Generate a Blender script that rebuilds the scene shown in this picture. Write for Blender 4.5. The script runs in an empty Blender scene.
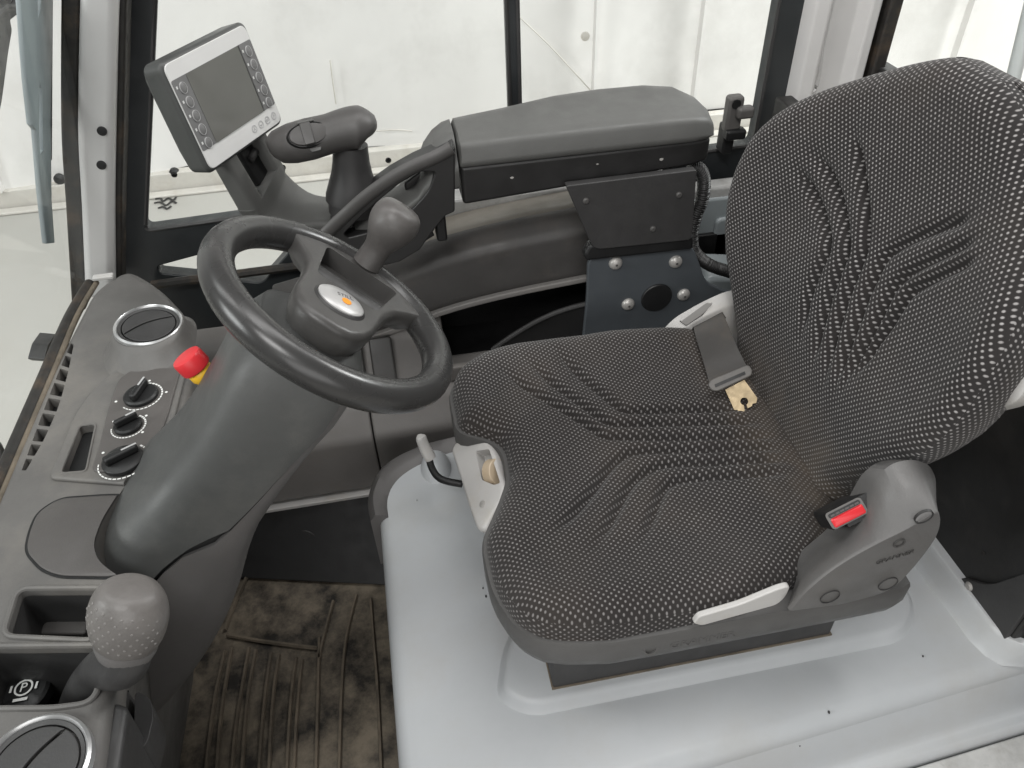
import bpy, bmesh, math, random
from mathutils import Vector as V, Matrix, noise
random.seed(7)
S=bpy.context.scene; COL=S.collection
R=math.radians
# ---------------------------------------------------------------- materials
MATS={}
def mat(name,col,rough=.5,var=.12,vs=14,bump=.0,bs=500,metal=0,spec=.5,coat=0,dust=None,dscale=9,damt=.5,rvar=.1,dmap=None,dlo=.5,dhi=.72):
    """procedural surface: tone drift, fine grain bump, optional dust patches"""
    m=bpy.data.materials.new(name); m.use_nodes=True; MATS[name]=m
    nt=m.node_tree; N=nt.nodes; L=nt.links; b=N['Principled BSDF']
    tc=N.new('ShaderNodeTexCoord')
    n1=N.new('ShaderNodeTexNoise'); n1.inputs['Scale'].default_value=vs; n1.inputs['Detail'].default_value=6; n1.inputs['Roughness'].default_value=.65
    L.new(tc.outputs['Object'],n1.inputs['Vector'])
    mx=N.new('ShaderNodeMix'); mx.data_type='RGBA'
    c=[x for x in col]
    mx.inputs['A'].default_value=[max(0,x*(1-var)) for x in c]+[1]; mx.inputs['B'].default_value=[min(1,x*(1+var)) for x in c]+[1]
    mr=N.new('ShaderNodeMapRange'); mr.inputs['From Min'].default_value=.3; mr.inputs['From Max'].default_value=.7
    L.new(n1.outputs['Fac'],mr.inputs['Value']); L.new(mr.outputs['Result'],mx.inputs['Factor'])
    out=mx.outputs['Result']
    if dust:
        n2=N.new('ShaderNodeTexNoise'); n2.inputs['Scale'].default_value=dscale; n2.inputs['Detail'].default_value=8; n2.inputs['Roughness'].default_value=.7
        if dmap:
            mp=N.new('ShaderNodeMapping'); mp.inputs['Scale'].default_value=dmap; L.new(tc.outputs['Object'],mp.inputs['Vector']); L.new(mp.outputs['Vector'],n2.inputs['Vector'])
        else: L.new(tc.outputs['Object'],n2.inputs['Vector'])
        r2=N.new('ShaderNodeMapRange'); r2.inputs['From Min'].default_value=dlo; r2.inputs['From Max'].default_value=dhi; r2.inputs['To Max'].default_value=damt
        L.new(n2.outputs['Fac'],r2.inputs['Value'])
        m2=N.new('ShaderNodeMix'); m2.data_type='RGBA'; L.new(out,m2.inputs['A']); m2.inputs['B'].default_value=list(dust)+[1]
        L.new(r2.outputs['Result'],m2.inputs['Factor']); out=m2.outputs['Result']
    L.new(out,b.inputs['Base Color'])
    rr=N.new('ShaderNodeMapRange'); rr.inputs['To Min'].default_value=max(.02,rough-rvar); rr.inputs['To Max'].default_value=min(1,rough+rvar)
    rr.inputs['From Min'].default_value=.3; rr.inputs['From Max'].default_value=.7
    n3=N.new('ShaderNodeTexNoise'); n3.inputs['Scale'].default_value=vs*2.3; n3.inputs['Detail'].default_value=5; L.new(tc.outputs['Object'],n3.inputs['Vector'])
    L.new(n3.outputs['Fac'],rr.inputs['Value']); L.new(rr.outputs['Result'],b.inputs['Roughness'])
    b.inputs['Metallic'].default_value=metal; b.inputs['Specular IOR Level'].default_value=spec; b.inputs['Coat Weight'].default_value=coat
    if bump:
        n4=N.new('ShaderNodeTexNoise'); n4.inputs['Scale'].default_value=bs; n4.inputs['Detail'].default_value=2; L.new(tc.outputs['Object'],n4.inputs['Vector'])
        bp=N.new('ShaderNodeBump'); bp.inputs['Strength'].default_value=bump; bp.inputs['Distance'].default_value=.0006
        L.new(n4.outputs['Fac'],bp.inputs['Height']); L.new(bp.outputs['Normal'],b.inputs['Normal'])
    return m
def glass(name,tint=(.96,.98,.98)):
    m=bpy.data.materials.new(name); m.use_nodes=True; nt=m.node_tree; N=nt.nodes; L=nt.links
    N.remove(N['Principled BSDF']); o=N['Material Output']
    t=N.new('ShaderNodeBsdfTransparent'); t.inputs['Color'].default_value=list(tint)+[1]
    g=N.new('ShaderNodeBsdfGlossy'); g.inputs['Roughness'].default_value=.02
    lw=N.new('ShaderNodeLayerWeight'); lw.inputs['Blend'].default_value=.5
    pw=N.new('ShaderNodeMath'); pw.operation='POWER'; L.new(lw.outputs['Facing'],pw.inputs[0]); pw.inputs[1].default_value=5
    f=N.new('ShaderNodeMath'); f.operation='MULTIPLY_ADD'; L.new(pw.outputs[0],f.inputs[0]); f.inputs[1].default_value=.18; f.inputs[2].default_value=.015
    x=N.new('ShaderNodeMixShader'); L.new(f.outputs[0],x.inputs['Fac']); L.new(t.outputs[0],x.inputs[1]); L.new(g.outputs[0],x.inputs[2]); L.new(x.outputs[0],o.inputs['Surface'])
    return m
def fabric(name,p=.0068,dk=1.0):
    """dark seat cloth woven with staggered pale dots, laid out in the UV map (metres)"""
    m=bpy.data.materials.new(name); m.use_nodes=True; nt=m.node_tree; N=nt.nodes; L=nt.links; b=N['Principled BSDF']
    uv=N.new('ShaderNodeUVMap'); tc=N.new('ShaderNodeTexCoord')
    nz=N.new('ShaderNodeTexNoise'); nz.inputs['Scale'].default_value=60; L.new(tc.outputs['Object'],nz.inputs['Vector'])
    wob=N.new('ShaderNodeVectorMath'); wob.operation='MULTIPLY_ADD'; L.new(nz.outputs['Color'],wob.inputs[0]); wob.inputs[1].default_value=(.0007,.0007,0); L.new(uv.outputs['UV'],wob.inputs[2])
    sx=N.new('ShaderNodeSeparateXYZ'); L.new(wob.outputs[0],sx.inputs[0])
    def M(op,a,b_=None,c=None):
        n=N.new('ShaderNodeMath'); n.operation=op
        for i,v in enumerate((a,b_,c)):
            if v is None: continue
            if isinstance(v,(int,float)): n.inputs[i].default_value=v
            else: L.new(v,n.inputs[i])
        return n.outputs[0]
    u=M('DIVIDE',sx.outputs['X'],p); v=M('DIVIDE',sx.outputs['Y'],p*.62)
    row=M('FLOOR',v); off=M('MULTIPLY',M('FLOORED_MODULO',row,2.0),.5)
    fu=M('SUBTRACT',M('FRACT',M('ADD',u,off)),.5); fv=M('MULTIPLY',M('SUBTRACT',M('FRACT',v),.5),.62)
    d=M('SQRT',M('ADD',M('MULTIPLY',fu,fu),M('MULTIPLY',fv,fv)))
    mr=N.new('ShaderNodeMapRange'); mr.interpolation_type='SMOOTHSTEP'; L.new(d,mr.inputs['Value'])
    mr.inputs['From Min'].default_value=.08; mr.inputs['From Max'].default_value=.25; mr.inputs['To Min'].default_value=1; mr.inputs['To Max'].default_value=0
    big=N.new('ShaderNodeTexNoise'); big.inputs['Scale'].default_value=9; big.inputs['Detail'].default_value=5; L.new(tc.outputs['Object'],big.inputs['Vector'])
    base=N.new('ShaderNodeMix'); base.data_type='RGBA'; base.inputs['A'].default_value=(.0125,.0118,.0120,1); base.inputs['B'].default_value=(.027,.0245,.0250,1); L.new(big.outputs['Fac'],base.inputs['Factor'])
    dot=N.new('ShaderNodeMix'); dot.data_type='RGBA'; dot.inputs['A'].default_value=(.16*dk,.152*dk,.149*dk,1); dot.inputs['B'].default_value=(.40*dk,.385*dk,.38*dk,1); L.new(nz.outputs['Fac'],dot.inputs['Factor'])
    mx=N.new('ShaderNodeMix'); mx.data_type='RGBA'; L.new(base.outputs['Result'],mx.inputs['A']); L.new(dot.outputs['Result'],mx.inputs['B']); L.new(mr.outputs['Result'],mx.inputs['Factor'])
    # dusty wear gathered in patches
    at=N.new('ShaderNodeAttribute'); at.attribute_name='dust'
    dn=M('MULTIPLY',at.outputs['Fac'],M('MULTIPLY',big.outputs['Fac'],1.5))
    m3=N.new('ShaderNodeMix'); m3.data_type='RGBA'; L.new(mx.outputs['Result'],m3.inputs['A']); m3.inputs['B'].default_value=(.15,.115,.082,1); L.new(dn,m3.inputs['Factor'])
    L.new(m3.outputs['Result'],b.inputs['Base Color']); b.inputs['Roughness'].default_value=.92; b.inputs['Specular IOR Level'].default_value=.15
    b.inputs['Sheen Weight'].default_value=.10; b.inputs['Sheen Roughness'].default_value=.6
    fine=N.new('ShaderNodeTexNoise'); fine.inputs['Scale'].default_value=900; L.new(tc.outputs['Object'],fine.inputs['Vector'])
    h=M('ADD',M('MULTIPLY',fine.outputs['Fac'],.6),mr.outputs['Result'])
    bp=N.new('ShaderNodeBump'); bp.inputs['Strength'].default_value=.45; bp.inputs['Distance'].default_value=.0008; L.new(h,bp.inputs['Height']); L.new(bp.outputs['Normal'],b.inputs['Normal'])
    return m
M_con=mat('console_plastic',(.112,.107,.102),.55,.10,bump=.25,dust=(.30,.27,.23),dscale=6,damt=.25)
M_plate=mat('control_plate',(.085,.078,.074),.5,.08,bump=.2)
M_lid=mat('lid_plastic',(.075,.069,.066),.55,.08,bump=.25)
M_col=mat('column_plastic',(.063,.0645,.063),.5,.12,8,bump=.3,dust=(.14,.135,.125),dscale=10,damt=.3)
M_shroud=mat('shroud_plastic',(.105,.100,.098),.55,.10,8,bump=.3,dust=(.13,.11,.10),damt=.3)
M_arm=mat('armrest_plastic',(.092,.092,.088),.52,.08,bump=.35,bs=700)
M_armd=mat('armrest_side',(.065,.062,.060),.5,.10,bump=.3)
M_blk=mat('black_plastic',(.008,.008,.0083),.5,.2,bump=.2)
M_dk=mat('dark_plastic',(.035,.034,.034),.5,.15,bump=.25)
M_wheel=mat('wheel_rubber',(.036,.0355,.035),.28,.10,18,rvar=.04)
M_hub=mat('hub_plastic',(.058,.056,.054),.42,.10,bump=.2)
M_knob=mat('leather_grey',(.125,.116,.110),.45,.12,30,bump=.4,bs=350)
M_spin=mat('spinner_plastic',(.080,.075,.072),.42,.15,bump=.15,dust=(.16,.15,.14),damt=.3,dscale=40)
M_hood=mat('hood_paint',(.415,.43,.442),.42,.08,5,bump=.06,bs=150,dust=(.31,.295,.27),dscale=5,damt=.6,spec=.45,dlo=.48,dhi=.78)
M_lite=mat('light_grey_plastic',(.46,.45,.437),.45,.06,bump=.15,dust=(.40,.36,.29),dscale=22,damt=.4)
M_pil=mat('pillar_paint',(.55,.54,.53),.4,.05,6)
M_frame=mat('door_frame_paint',(.024,.027,.029),.42,.15,bump=.05)
M_seal=mat('rubber_seal',(.016,.014,.012),.6,.3,30,bump=.2,dust=(.11,.07,.04),dscale=25,damt=.5)
M_steel=mat('bracket_paint',(.068,.076,.084),.42,.08,bump=.12)
M_bolt=mat('zinc_bolt',(.42,.405,.385),.42,.12,metal=.35)
M_chrome=mat('chrome_ring',(.50,.50,.50),.36,.06,metal=.7)
M_red=mat('red_plastic',(.62,.028,.035),.38,.06)
M_yel=mat('yellow_plastic',(.78,.46,.03),.42,.06)
M_brass=mat('zinc_tongue',(.34,.265,.16),.42,.2,60,metal=.45)
M_web=mat('belt_webbing',(.062,.059,.056),.7,.12,bump=.6,bs=900,dust=(.15,.12,.09),damt=.4)
M_armblk=mat('armrest_black',(.019,.0185,.0185),.45,.1,bump=.15)
M_cov=mat('recliner_plastic',(.115,.112,.110),.48,.08,bump=.35,bs=700,dust=(.09,.08,.07),damt=.4)
M_pan=mat('seat_shell_plastic',(.080,.078,.076),.5,.08,bump=.35,bs=700)
M_mat=mat('floor_mat_rubber',(.022,.019,.016),.5,.3,10,bump=.5,bs=90,dust=(.225,.188,.14),dscale=12,damt=.92,dlo=.40,dhi=.64)
M_edge=mat('dusty_rib',(.10,.083,.062),.75,.25,30,bump=.4,bs=200,dust=(.23,.185,.135),dscale=14,damt=.7,dlo=.42,dhi=.7)
M_mud=mat('dried_mud',(.175,.148,.112),.85,.35,45,bump=.9,bs=120)
M_bezel=mat('bezel_silver',(.60,.60,.59),.4,.03)
M_key=mat('key_field_grey',(.14,.14,.14),.45,.05)
M_scr=mat('display_screen',(.13,.13,.12),.16,.04)
M_case=mat('monitor_case',(.05,.052,.05),.5,.1,bump=.25)
M_white=mat('white_print',(.75,.75,.73),.6,.02)
M_pgrey=mat('grey_print',(.40,.40,.40),.6,.02)
M_orange=mat('orange_print',(.85,.30,.02),.5,.02)
M_badge=mat('badge_silver',(.46,.455,.45),.35,.05,metal=.25)
M_trim=mat('trim_plastic',(.19,.18,.172),.55,.10,8,bump=.25,dust=(.17,.15,.125),dscale=9,damt=.35)
M_bol=mat('bolster_plastic',(.052,.049,.047),.5,.12,9,bump=.3,dust=(.10,.085,.07),damt=.4)
M_ledge=mat('ledge_plastic',(.19,.175,.15),.55,.12,12,bump=.2,dust=(.12,.10,.08),damt=.5)
M_sill=mat('sill_paint',(.42,.42,.41),.35,.15,30,dust=(.25,.24,.22),dscale=25,damt=.6)
M_steelgrey=mat('cab_paint_grey',(.28,.31,.32),.38,.06)
M_bulk=mat('bulkhead_black',(.015,.0145,.014),.5,.3,10,bump=.2,dust=(.05,.045,.04),damt=.4)
M_floor=mat('concrete_floor',(.46,.45,.42),.55,.08,.9,bump=.1,bs=60,dust=(.45,.43,.39),dscale=1.6,damt=.5)
M_wall=mat('wall_sheeting',(.78,.765,.745),.55,.05,1.6,dust=(.56,.545,.52),dscale=1.1,damt=.6)
M_skirt=mat('wall_skirting',(.60,.575,.53),.6,.10,6,dust=(.46,.42,.36),dscale=8,damt=.6)
M_glass=glass('window_glass')
M_fab=fabric('dotted_seat_cloth'); M_fabshade=fabric('shaded_seat_cloth',dk=.66)  # second cloth is for the cushion: its weaker light painted as dimmer dots
# ---------------------------------------------------------------- object helpers
def link(o): COL.objects.link(o); return o
def thing(name,label,cat,loc=(0,0,0),group=None):
    o=bpy.data.objects.new(name,None); link(o); o.location=loc; o.empty_display_size=.05
    o['label']=label; o['category']=cat
    if group: o['group']=group
    return o
def tag(o,label,cat,group=None):
    o['label']=label; o['category']=cat
    if group: o['group']=group
    return o
def root_loc(p):
    v=V((0,0,0))
    while p: v+=V(p.location); p=p.parent
    return v
def obj(name,bm,m,parent=None,bevel=0,seg=3,smooth=True,ang=40,sub=0):
    me=bpy.data.meshes.new(name)
    off=root_loc(parent)
    if off.length: bmesh.ops.translate(bm,verts=bm.verts,vec=-off)
    bmesh.ops.recalc_face_normals(bm,faces=bm.faces)
    bm.to_mesh(me); bm.free()
    ms=m if isinstance(m,(list,tuple)) else [m]
    for x in ms: me.materials.append(x)
    if smooth:
        me.polygons.foreach_set('use_smooth',[True]*len(me.polygons))
        if ang<180: me.set_sharp_from_angle(angle=R(ang))
    o=bpy.data.objects.new(name,me); link(o)
    if parent: o.parent=parent
    if bevel:
        b=o.modifiers.new('bevel','BEVEL'); b.width=bevel; b.segments=seg; b.limit_method='ANGLE'; b.angle_limit=R(35); b.harden_normals=True
    if sub:
        s=o.modifiers.new('sub','SUBSURF'); s.levels=sub; s.render_levels=sub
    return o
def apply_mods(o):
    dg=bpy.context.evaluated_depsgraph_get(); dg.update()
    me=bpy.data.meshes.new_from_object(o.evaluated_get(dg)); old=o.data
    o.modifiers.clear(); o.data=me; me.name=old.name
    return o
def cut(o,cutters,ang=40):
    """carve real recesses out of a solid with temporary cutter solids"""
    objs=[]
    for bm in cutters:
        me=bpy.data.meshes.new('cutter'); bmesh.ops.translate(bm,verts=bm.verts,vec=-root_loc(o.parent)); bmesh.ops.recalc_face_normals(bm,faces=bm.faces); bm.to_mesh(me); bm.free()
        c=bpy.data.objects.new('cutter',me); link(c)
        if o.parent: c.parent=o.parent
        bo=o.modifiers.new('cut','BOOLEAN'); bo.operation='DIFFERENCE'; bo.object=c; bo.solver='EXACT'; objs.append(c)
    bpy.context.view_layer.update()
    apply_mods(o)
    for c in objs: bpy.data.objects.remove(c)
    me=o.data; me.polygons.foreach_set('use_smooth',[True]*len(me.polygons)); me.set_sharp_from_angle(angle=R(ang))
    return o
def B(): return bmesh.new()
def rings(bm,rs,closed=True,cap=True,mi=0):
    vs=[[bm.verts.new(p) for p in r] for r in rs]
    n=len(rs[0])
    for a,b in zip(vs,vs[1:]):
        for i in range(n if closed else n-1):
            j=(i+1)%n
            f=bm.faces.new((a[i],a[j],b[j],b[i])); f.material_index=mi
    if cap and closed:
        for r in (vs[0],vs[-1]):
            try: bm.faces.new(r).material_index=mi
            except ValueError: pass
    return bm
def frame(n,up=(0,0,1)):
    n=V(n).normalized(); u=V(up)
    if abs(n.dot(u.normalized()))>.98: u=V((1,0,0))
    x=u.cross(n).normalized(); y=n.cross(x).normalized()
    return x,y,n
def lathe(bm,c,n,prof,k=40,sx=1,sy=1,xdir=None,cap=True):
    """prof: (radius, height along n)"""
    c=V(c)
    if xdir is None: x,y,n=frame(n)
    else: n=V(n).normalized(); x=(V(xdir)-n*V(xdir).dot(n)).normalized(); y=n.cross(x)
    rs=[[c+n*h+x*(r*sx*math.cos(2*math.pi*i/k))+y*(r*sy*math.sin(2*math.pi*i/k)) for i in range(k)] for r,h in prof]
    return rings(bm,rs,cap=cap)
def smooth_path(P,k=8,closed=False):
    P=[V(p) for p in P]; n=len(P); out=[]
    rng=range(n if closed else n-1)
    for i in rng:
        if closed: p0,p1,p2,p3=P[(i-1)%n],P[i],P[(i+1)%n],P[(i+2)%n]
        else: p0,p1,p2,p3=P[max(i-1,0)],P[i],P[i+1],P[min(i+2,n-1)]
        for j in range(k):
            t=j/k
            out.append(.5*((2*p1)+(p2-p0)*t+(2*p0-5*p1+4*p2-p3)*t*t+(3*p1-p0-3*p2+p3)*t**3))
    if not closed: out.append(P[-1])
    return out
def tube(bm,P,r,k=12,ry=None,up=(0,0,1),closed=False):
    P=[V(p) for p in P]; n=len(P); rs=[]
    for i,p in enumerate(P):
        if closed: t=P[(i+1)%n]-P[i-1]
        else: t=P[min(i+1,n-1)]-P[max(i-1,0)]
        x,y,_=frame(t,up)
        a=r[i] if isinstance(r,(list,tuple)) else r
        b=(ry[i] if isinstance(ry,(list,tuple)) else ry) if ry else a
        rs.append([p+x*(a*math.cos(2*math.pi*j/k))+y*(b*math.sin(2*math.pi*j/k)) for j in range(k)])
    if closed: rs.append(rs[0]); rings(bm,rs,cap=False); bmesh.ops.remove_doubles(bm,verts=bm.verts,dist=1e-6); return bm
    return rings(bm,rs)
def prism(bm,pts,vec,scale2=None,mi=0):
    pts=[V(p) for p in pts]; q=[p+V(vec) for p in pts]
    return rings(bm,[pts,q],mi=mi)
def box(bm,c,s,rot=None):
    m=Matrix.Translation(c) @ (rot.to_4x4() if rot else Matrix()) @ Matrix.Diagonal((s[0],s[1],s[2],1))
    bmesh.ops.create_cube(bm,size=1,matrix=m); return bm
def rpoly(pts,r,k=5):
    """round the corners of a planar polygon"""
    pts=[V(p) for p in pts]; n=len(pts); out=[]
    for i in range(n):
        p=pts[i]; a=pts[i-1]-p; b=pts[(i+1)%n]-p
        rr=r[i] if isinstance(r,(list,tuple)) else r
        if rr<=0: out.append(p); continue
        d=min(rr,a.length*.45,b.length*.45); A=p+a.normalized()*d; Bq=p+b.normalized()*d
        for j in range(k+1):
            t=j/k; out.append((1-t)**2*A+2*t*(1-t)*p+t*t*Bq)
    return out
def inset(pts,d):
    """shrink a planar polygon towards its centroid by about d"""
    pts=[V(p) for p in pts]; c=sum(pts,V())/len(pts)
    return [p+(c-p).normalized()*d for p in pts]
def planar(O,X,Y,pts,h=0):
    N_=V(X).cross(V(Y)).normalized(); return [V(O)+V(X)*a+V(Y)*b+N_*h for a,b in pts]
def text_mesh(s,O,X,Y,size,thick=.0003,align='CENTER'):
    cu=bpy.data.curves.new('t','FONT'); cu.body=s; cu.size=size; cu.extrude=thick; cu.align_x=align; cu.align_y='CENTER'; cu.resolution_u=3
    o=bpy.data.objects.new('t',cu); link(o); dg=bpy.context.evaluated_depsgraph_get()
    me=bpy.data.meshes.new_from_object(o.evaluated_get(dg)); bm=B(); bm.from_mesh(me)
    bpy.data.objects.remove(o); bpy.data.curves.remove(cu); bpy.data.meshes.remove(me)
    X=V(X).normalized(); Y=V(Y).normalized(); Nn=X.cross(Y)
    m=Matrix((X,Y,Nn)).transposed().to_4x4(); m.translation=V(O); bm.transform(m); return bm
def merge(a,b):
    me=bpy.data.meshes.new('x'); b.to_mesh(me); b.free(); a.from_mesh(me); bpy.data.meshes.remove(me); return a
def ringdisc(bm,c,n,r0,r1,h,k=48,xdir=None,sx=1,sy=1):
    """flat ring with thickness h"""
    return lathe_closed(bm,c,n,[(r0,0),(r0,h),(r1,h),(r1,0)],k,xdir,sx,sy)
def lathe_closed(bm,c,n,prof,k=48,xdir=None,sx=1,sy=1):
    c=V(c); n=V(n).normalized()
    if xdir is None: x,y,_=frame(n)
    else: x=(V(xdir)-n*V(xdir).dot(n)).normalized(); y=n.cross(x)
    rs=[[c+n*h+x*(r*sx*math.cos(2*math.pi*i/k))+y*(r*sy*math.sin(2*math.pi*i/k)) for r,h in prof] for i in range(k)]
    rs.append(rs[0]); rings(bm,rs,cap=False); bmesh.ops.remove_doubles(bm,verts=bm.verts,dist=1e-7); return bm
def interp(x,tab):
    if x<=tab[0][0]: return tab[0][1]
    for (a,va),(b,vb) in zip(tab,tab[1:]):
        if x<=b:
            t=(x-a)/(b-a); t=t*t*(3-2*t) if False else t
            return va+(vb-va)*t
    return tab[-1][1]
def cinterp(x,tab):
    """smooth (monotone-ish cubic) table lookup"""
    n=len(tab)
    if x<=tab[0][0]: return tab[0][1]
    if x>=tab[-1][0]: return tab[-1][1]
    for i in range(n-1):
        a,va=tab[i]; b,vb=tab[i+1]
        if x<=b:
            h=b-a; t=(x-a)/h
            d=(vb-va)/h
            dl=(va-tab[i-1][1])/(a-tab[i-1][0]) if i>0 else d
            dr=(tab[i+2][1]-vb)/(tab[i+2][0]-b) if i<n-2 else d
            m0=(d+dl)/2 if d*dl>0 else 0; m1=(d+dr)/2 if d*dr>0 else 0
            if i==0: m0=d*1.5
            if i==n-2: m1=d*1.5
            t2=t*t;t3=t2*t
            return (2*t3-3*t2+1)*va+(t3-2*t2+t)*h*m0+(-2*t3+3*t2)*vb+(t3-t2)*h*m1
def segdist(p,P):
    best=9
    for a,b in zip(P,P[1:]):
        dx,dy=b[0]-a[0],b[1]-a[1]; L2=dx*dx+dy*dy
        t=max(0,min(1,((p[0]-a[0])*dx+(p[1]-a[1])*dy)/L2)) if L2 else 0
        d=math.hypot(p[0]-a[0]-dx*t,p[1]-a[1]-dy*t)
        if d<best: best=d
    return best
def sstep(a,b,x):
    t=max(0,min(1,(x-a)/(b-a))); return t*t*(3-2*t)
def struct(o): o['kind']='structure'; return o
# ================================================================ warehouse outside the cab
GZ=-.6; WY=3.98
bm=B(); box(bm,(0,2,GZ-.05),(30,24,.1)); struct(obj('warehouse_floor',bm,M_floor))
wall=thing('warehouse_wall','white sheeted warehouse wall seen through the cab windows','wall',(0,WY,GZ))
bm=B()
nx=140; z0=GZ+.10
rs=[]
for k in range(13):
    z=z0+k*.32
    rs.append([(-7+i*.1286+.0,WY+.08*noise.noise(V((i*.11,k*.3,3)))+.05*noise.noise(V((i*.3+k*.5,k*.2,8))),z) for i in range(nx+1)])
rings(bm,rs,closed=False); obj('sheeting',bm,M_wall,wall,ang=180)
bm=B(); box(bm,(2,WY-.03,GZ+.05),(18,.06,.10)); box(bm,(2,WY-.10,GZ+.008),(18,.06,.016)); obj('skirting_board',bm,M_skirt,wall,bevel=.01)
bm=B()
for x in (1.12,1.68,3.2,-1.9): box(bm,(x,WY-.06,1.3),(.014,.05,3.6))
obj('seam_strip',bm,M_wall,wall)
for (x,_,z) in [(-1.077,3.95,-0.5097),(-0.538,3.95,-0.5346),(0.0073,3.95,-0.5588),(-1.624,3.95,-0.4767)]:
    bm=B(); lathe(bm,(x,WY-.03,z),(0,-1,0),[(.026,0),(.026,.02),(.016,.03)],14); obj('bolt',bm,M_blk,wall)
bm=B(); lathe(bm,[(1.073,3.95,-0.0311)][0],(0,-1,0),[(.022,0),(.022,.010),(.014,.014)],20); obj('stud',bm,M_skirt,wall)
for ln in ([(0.7183,3.93,0.1069),(0.8773,3.93,-0.0466),(1.004,3.93,-0.186),(1.115,3.93,-0.3099)],[(-0.0339,3.93,-0.3976),(0.0688,3.93,-0.4034),(0.1505,3.93,-0.4176)],[(-0.2006,3.93,-0.026),(-0.2071,3.93,-0.1402),(-0.2103,3.93,-0.2391)]):
    bm=B(); tube(bm,smooth_path(ln,6),.0035,6); obj('sheet_fold',bm,M_skirt,wall)
bm=B()
for ln in ([(-1.206,3.905,-0.594),(-1.184,3.922,-0.594),(-1.156,3.87,-0.594),(-1.136,3.904,-0.594),(-1.105,3.862,-0.594),(-1.099,3.889,-0.594)],[(-1.186,3.844,-0.594),(-1.163,3.849,-0.594),(-1.142,3.811,-0.594),(-1.122,3.839,-0.594),(-1.093,3.81,-0.594),(-1.083,3.84,-0.594)],[(-1.184,3.8,-0.594),(-1.156,3.804,-0.594),(-1.12,3.762,-0.594),(-1.097,3.8,-0.594),(-1.073,3.772,-0.594)],[(-1.155,3.739,-0.594),(-1.133,3.749,-0.594),(-1.11,3.722,-0.594),(-1.094,3.745,-0.594)],[(-1.194,3.958,-0.594),(-1.194,3.987,-0.594),(-1.179,3.955,-0.594),(-1.174,3.988,-0.594)]):
    tube(bm,smooth_path(ln,5),.0065,5,.003)
tag(obj('floor_scrawl',bm,M_dk),'dark scribbled marks on the pale floor below the white wall','marking')
# ================================================================ cab structure
bm=B(); box(bm,(.1,.6,-.04),(1.3,1.3,.07)); struct(obj('cab_floor',bm,M_bulk))
# --- side door with three panes (far side)
DY=1.25
door=thing('cab_door','black framed cab side door with divided window behind the armrest','door',(.15,DY,-.05))
bm=B()
o_=[(-0.3332,1.25,0.9164),(-0.4822,1.25,0.5094)]
L0=V(o_[0]); L1=V(o_[1]); up=(L0-L1); T=L1+up*1.55; Bm=L1-up*1.2
prism(bm,[(T.x,DY-.015,T.z),(L1.x,DY-.015,L1.z),(Bm.x,DY-.015,-.05),(.705,DY-.015,-.05),(.705,DY-.015,T.z)],(0,.03,0))
fr=obj('door_frame',bm,M_frame,door)
a=[(-0.287,1.25,0.9127),(-0.4138,1.25,0.5702)]; A0=V(a[0]); A1=V(a[1]); At=A1+(A0-A1)*1.35
zr=.600
zl=A1.z; zm=zl+(zr-zl)*(.22-A1.x)/(.656-A1.x)
hA=[(At.x,At.z),(A1.x,zl),(.2115,zm),(.2115,At.z)]
hB=[(.2285,At.z),(.2285,zm+.001),(.656,zr),(.656,At.z)]
hC=[(p[0],p[2]) for p in [(-0.4169,1.25,0.4999),(-0.344,1.25,0.5117),(-0.1807,1.25,0.5349),(-0.1921,1.25,0.4983),(-0.255,1.25,0.4402),(-0.4181,1.25,0.4857)]]
cs=[]
for h in (hA,hB,hC):
    b=B(); prism(b,rpoly([(x,DY-.05,z) for x,z in h],.012,4),(0,.1,0)); cs.append(b)
cut(fr,cs); bv=fr.modifiers.new('bevel','BEVEL'); bv.width=.003; bv.segments=2; bv.limit_method='ANGLE'; bv.harden_normals=True
for h in (hA,hB,hC):
    bm=B(); prism(bm,[(x,DY-.003,z) for x,z in h],(0,.005,0)); obj('pane',bm,M_glass,door)
for h in (hA,hB):   # thin bright rubber edge round the upper panes
    bm=B(); tube(bm,rpoly([(x,DY-.016,z) for x,z in h],.012,4),.0035,6,closed=True); obj('pane_seal',bm,M_dk,door)
bm=B(); p=V([(-0.4324,1.22,0.4738)][0]); q=V([(-0.1259,1.22,0.4757)][0]); tube(bm,[p,q],.008,8); obj('lower_rail',bm,M_seal,door)
# --- latch catch on the door frame behind the armrest
lt=thing('window_catch','small black window catch on the door frame behind the armrest end','catch',[(0.6007,1.2,0.6567)][0])
c0=V([(0.5895,1.2,0.6805)][0])
bm=B(); box(bm,c0+V((0,0,-.002)),(.028,.022,.062)); obj('catch_body',bm,M_con,lt,bevel=.006)
bm=B(); box(bm,c0+V((.014,-.014,.004)),(.03,.02,.02)); obj('catch_button',bm,M_con,lt,bevel=.006)
bm=B(); box(bm,c0+V((.004,-.010,-.034)),(.036,.022,.018)); obj('catch_hook',bm,M_blk,lt,bevel=.005)
bm=B(); box(bm,c0+V((.0,.012,-.05)),(.02,.03,.05)); obj('catch_foot',bm,M_blk,lt,bevel=.004)
bm=B(); lathe(bm,c0+V((-.002,-.0115,.018)),(0,-1,0),[(.008,0),(.008,.002)],12); obj('catch_hole',bm,M_blk,lt)
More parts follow.
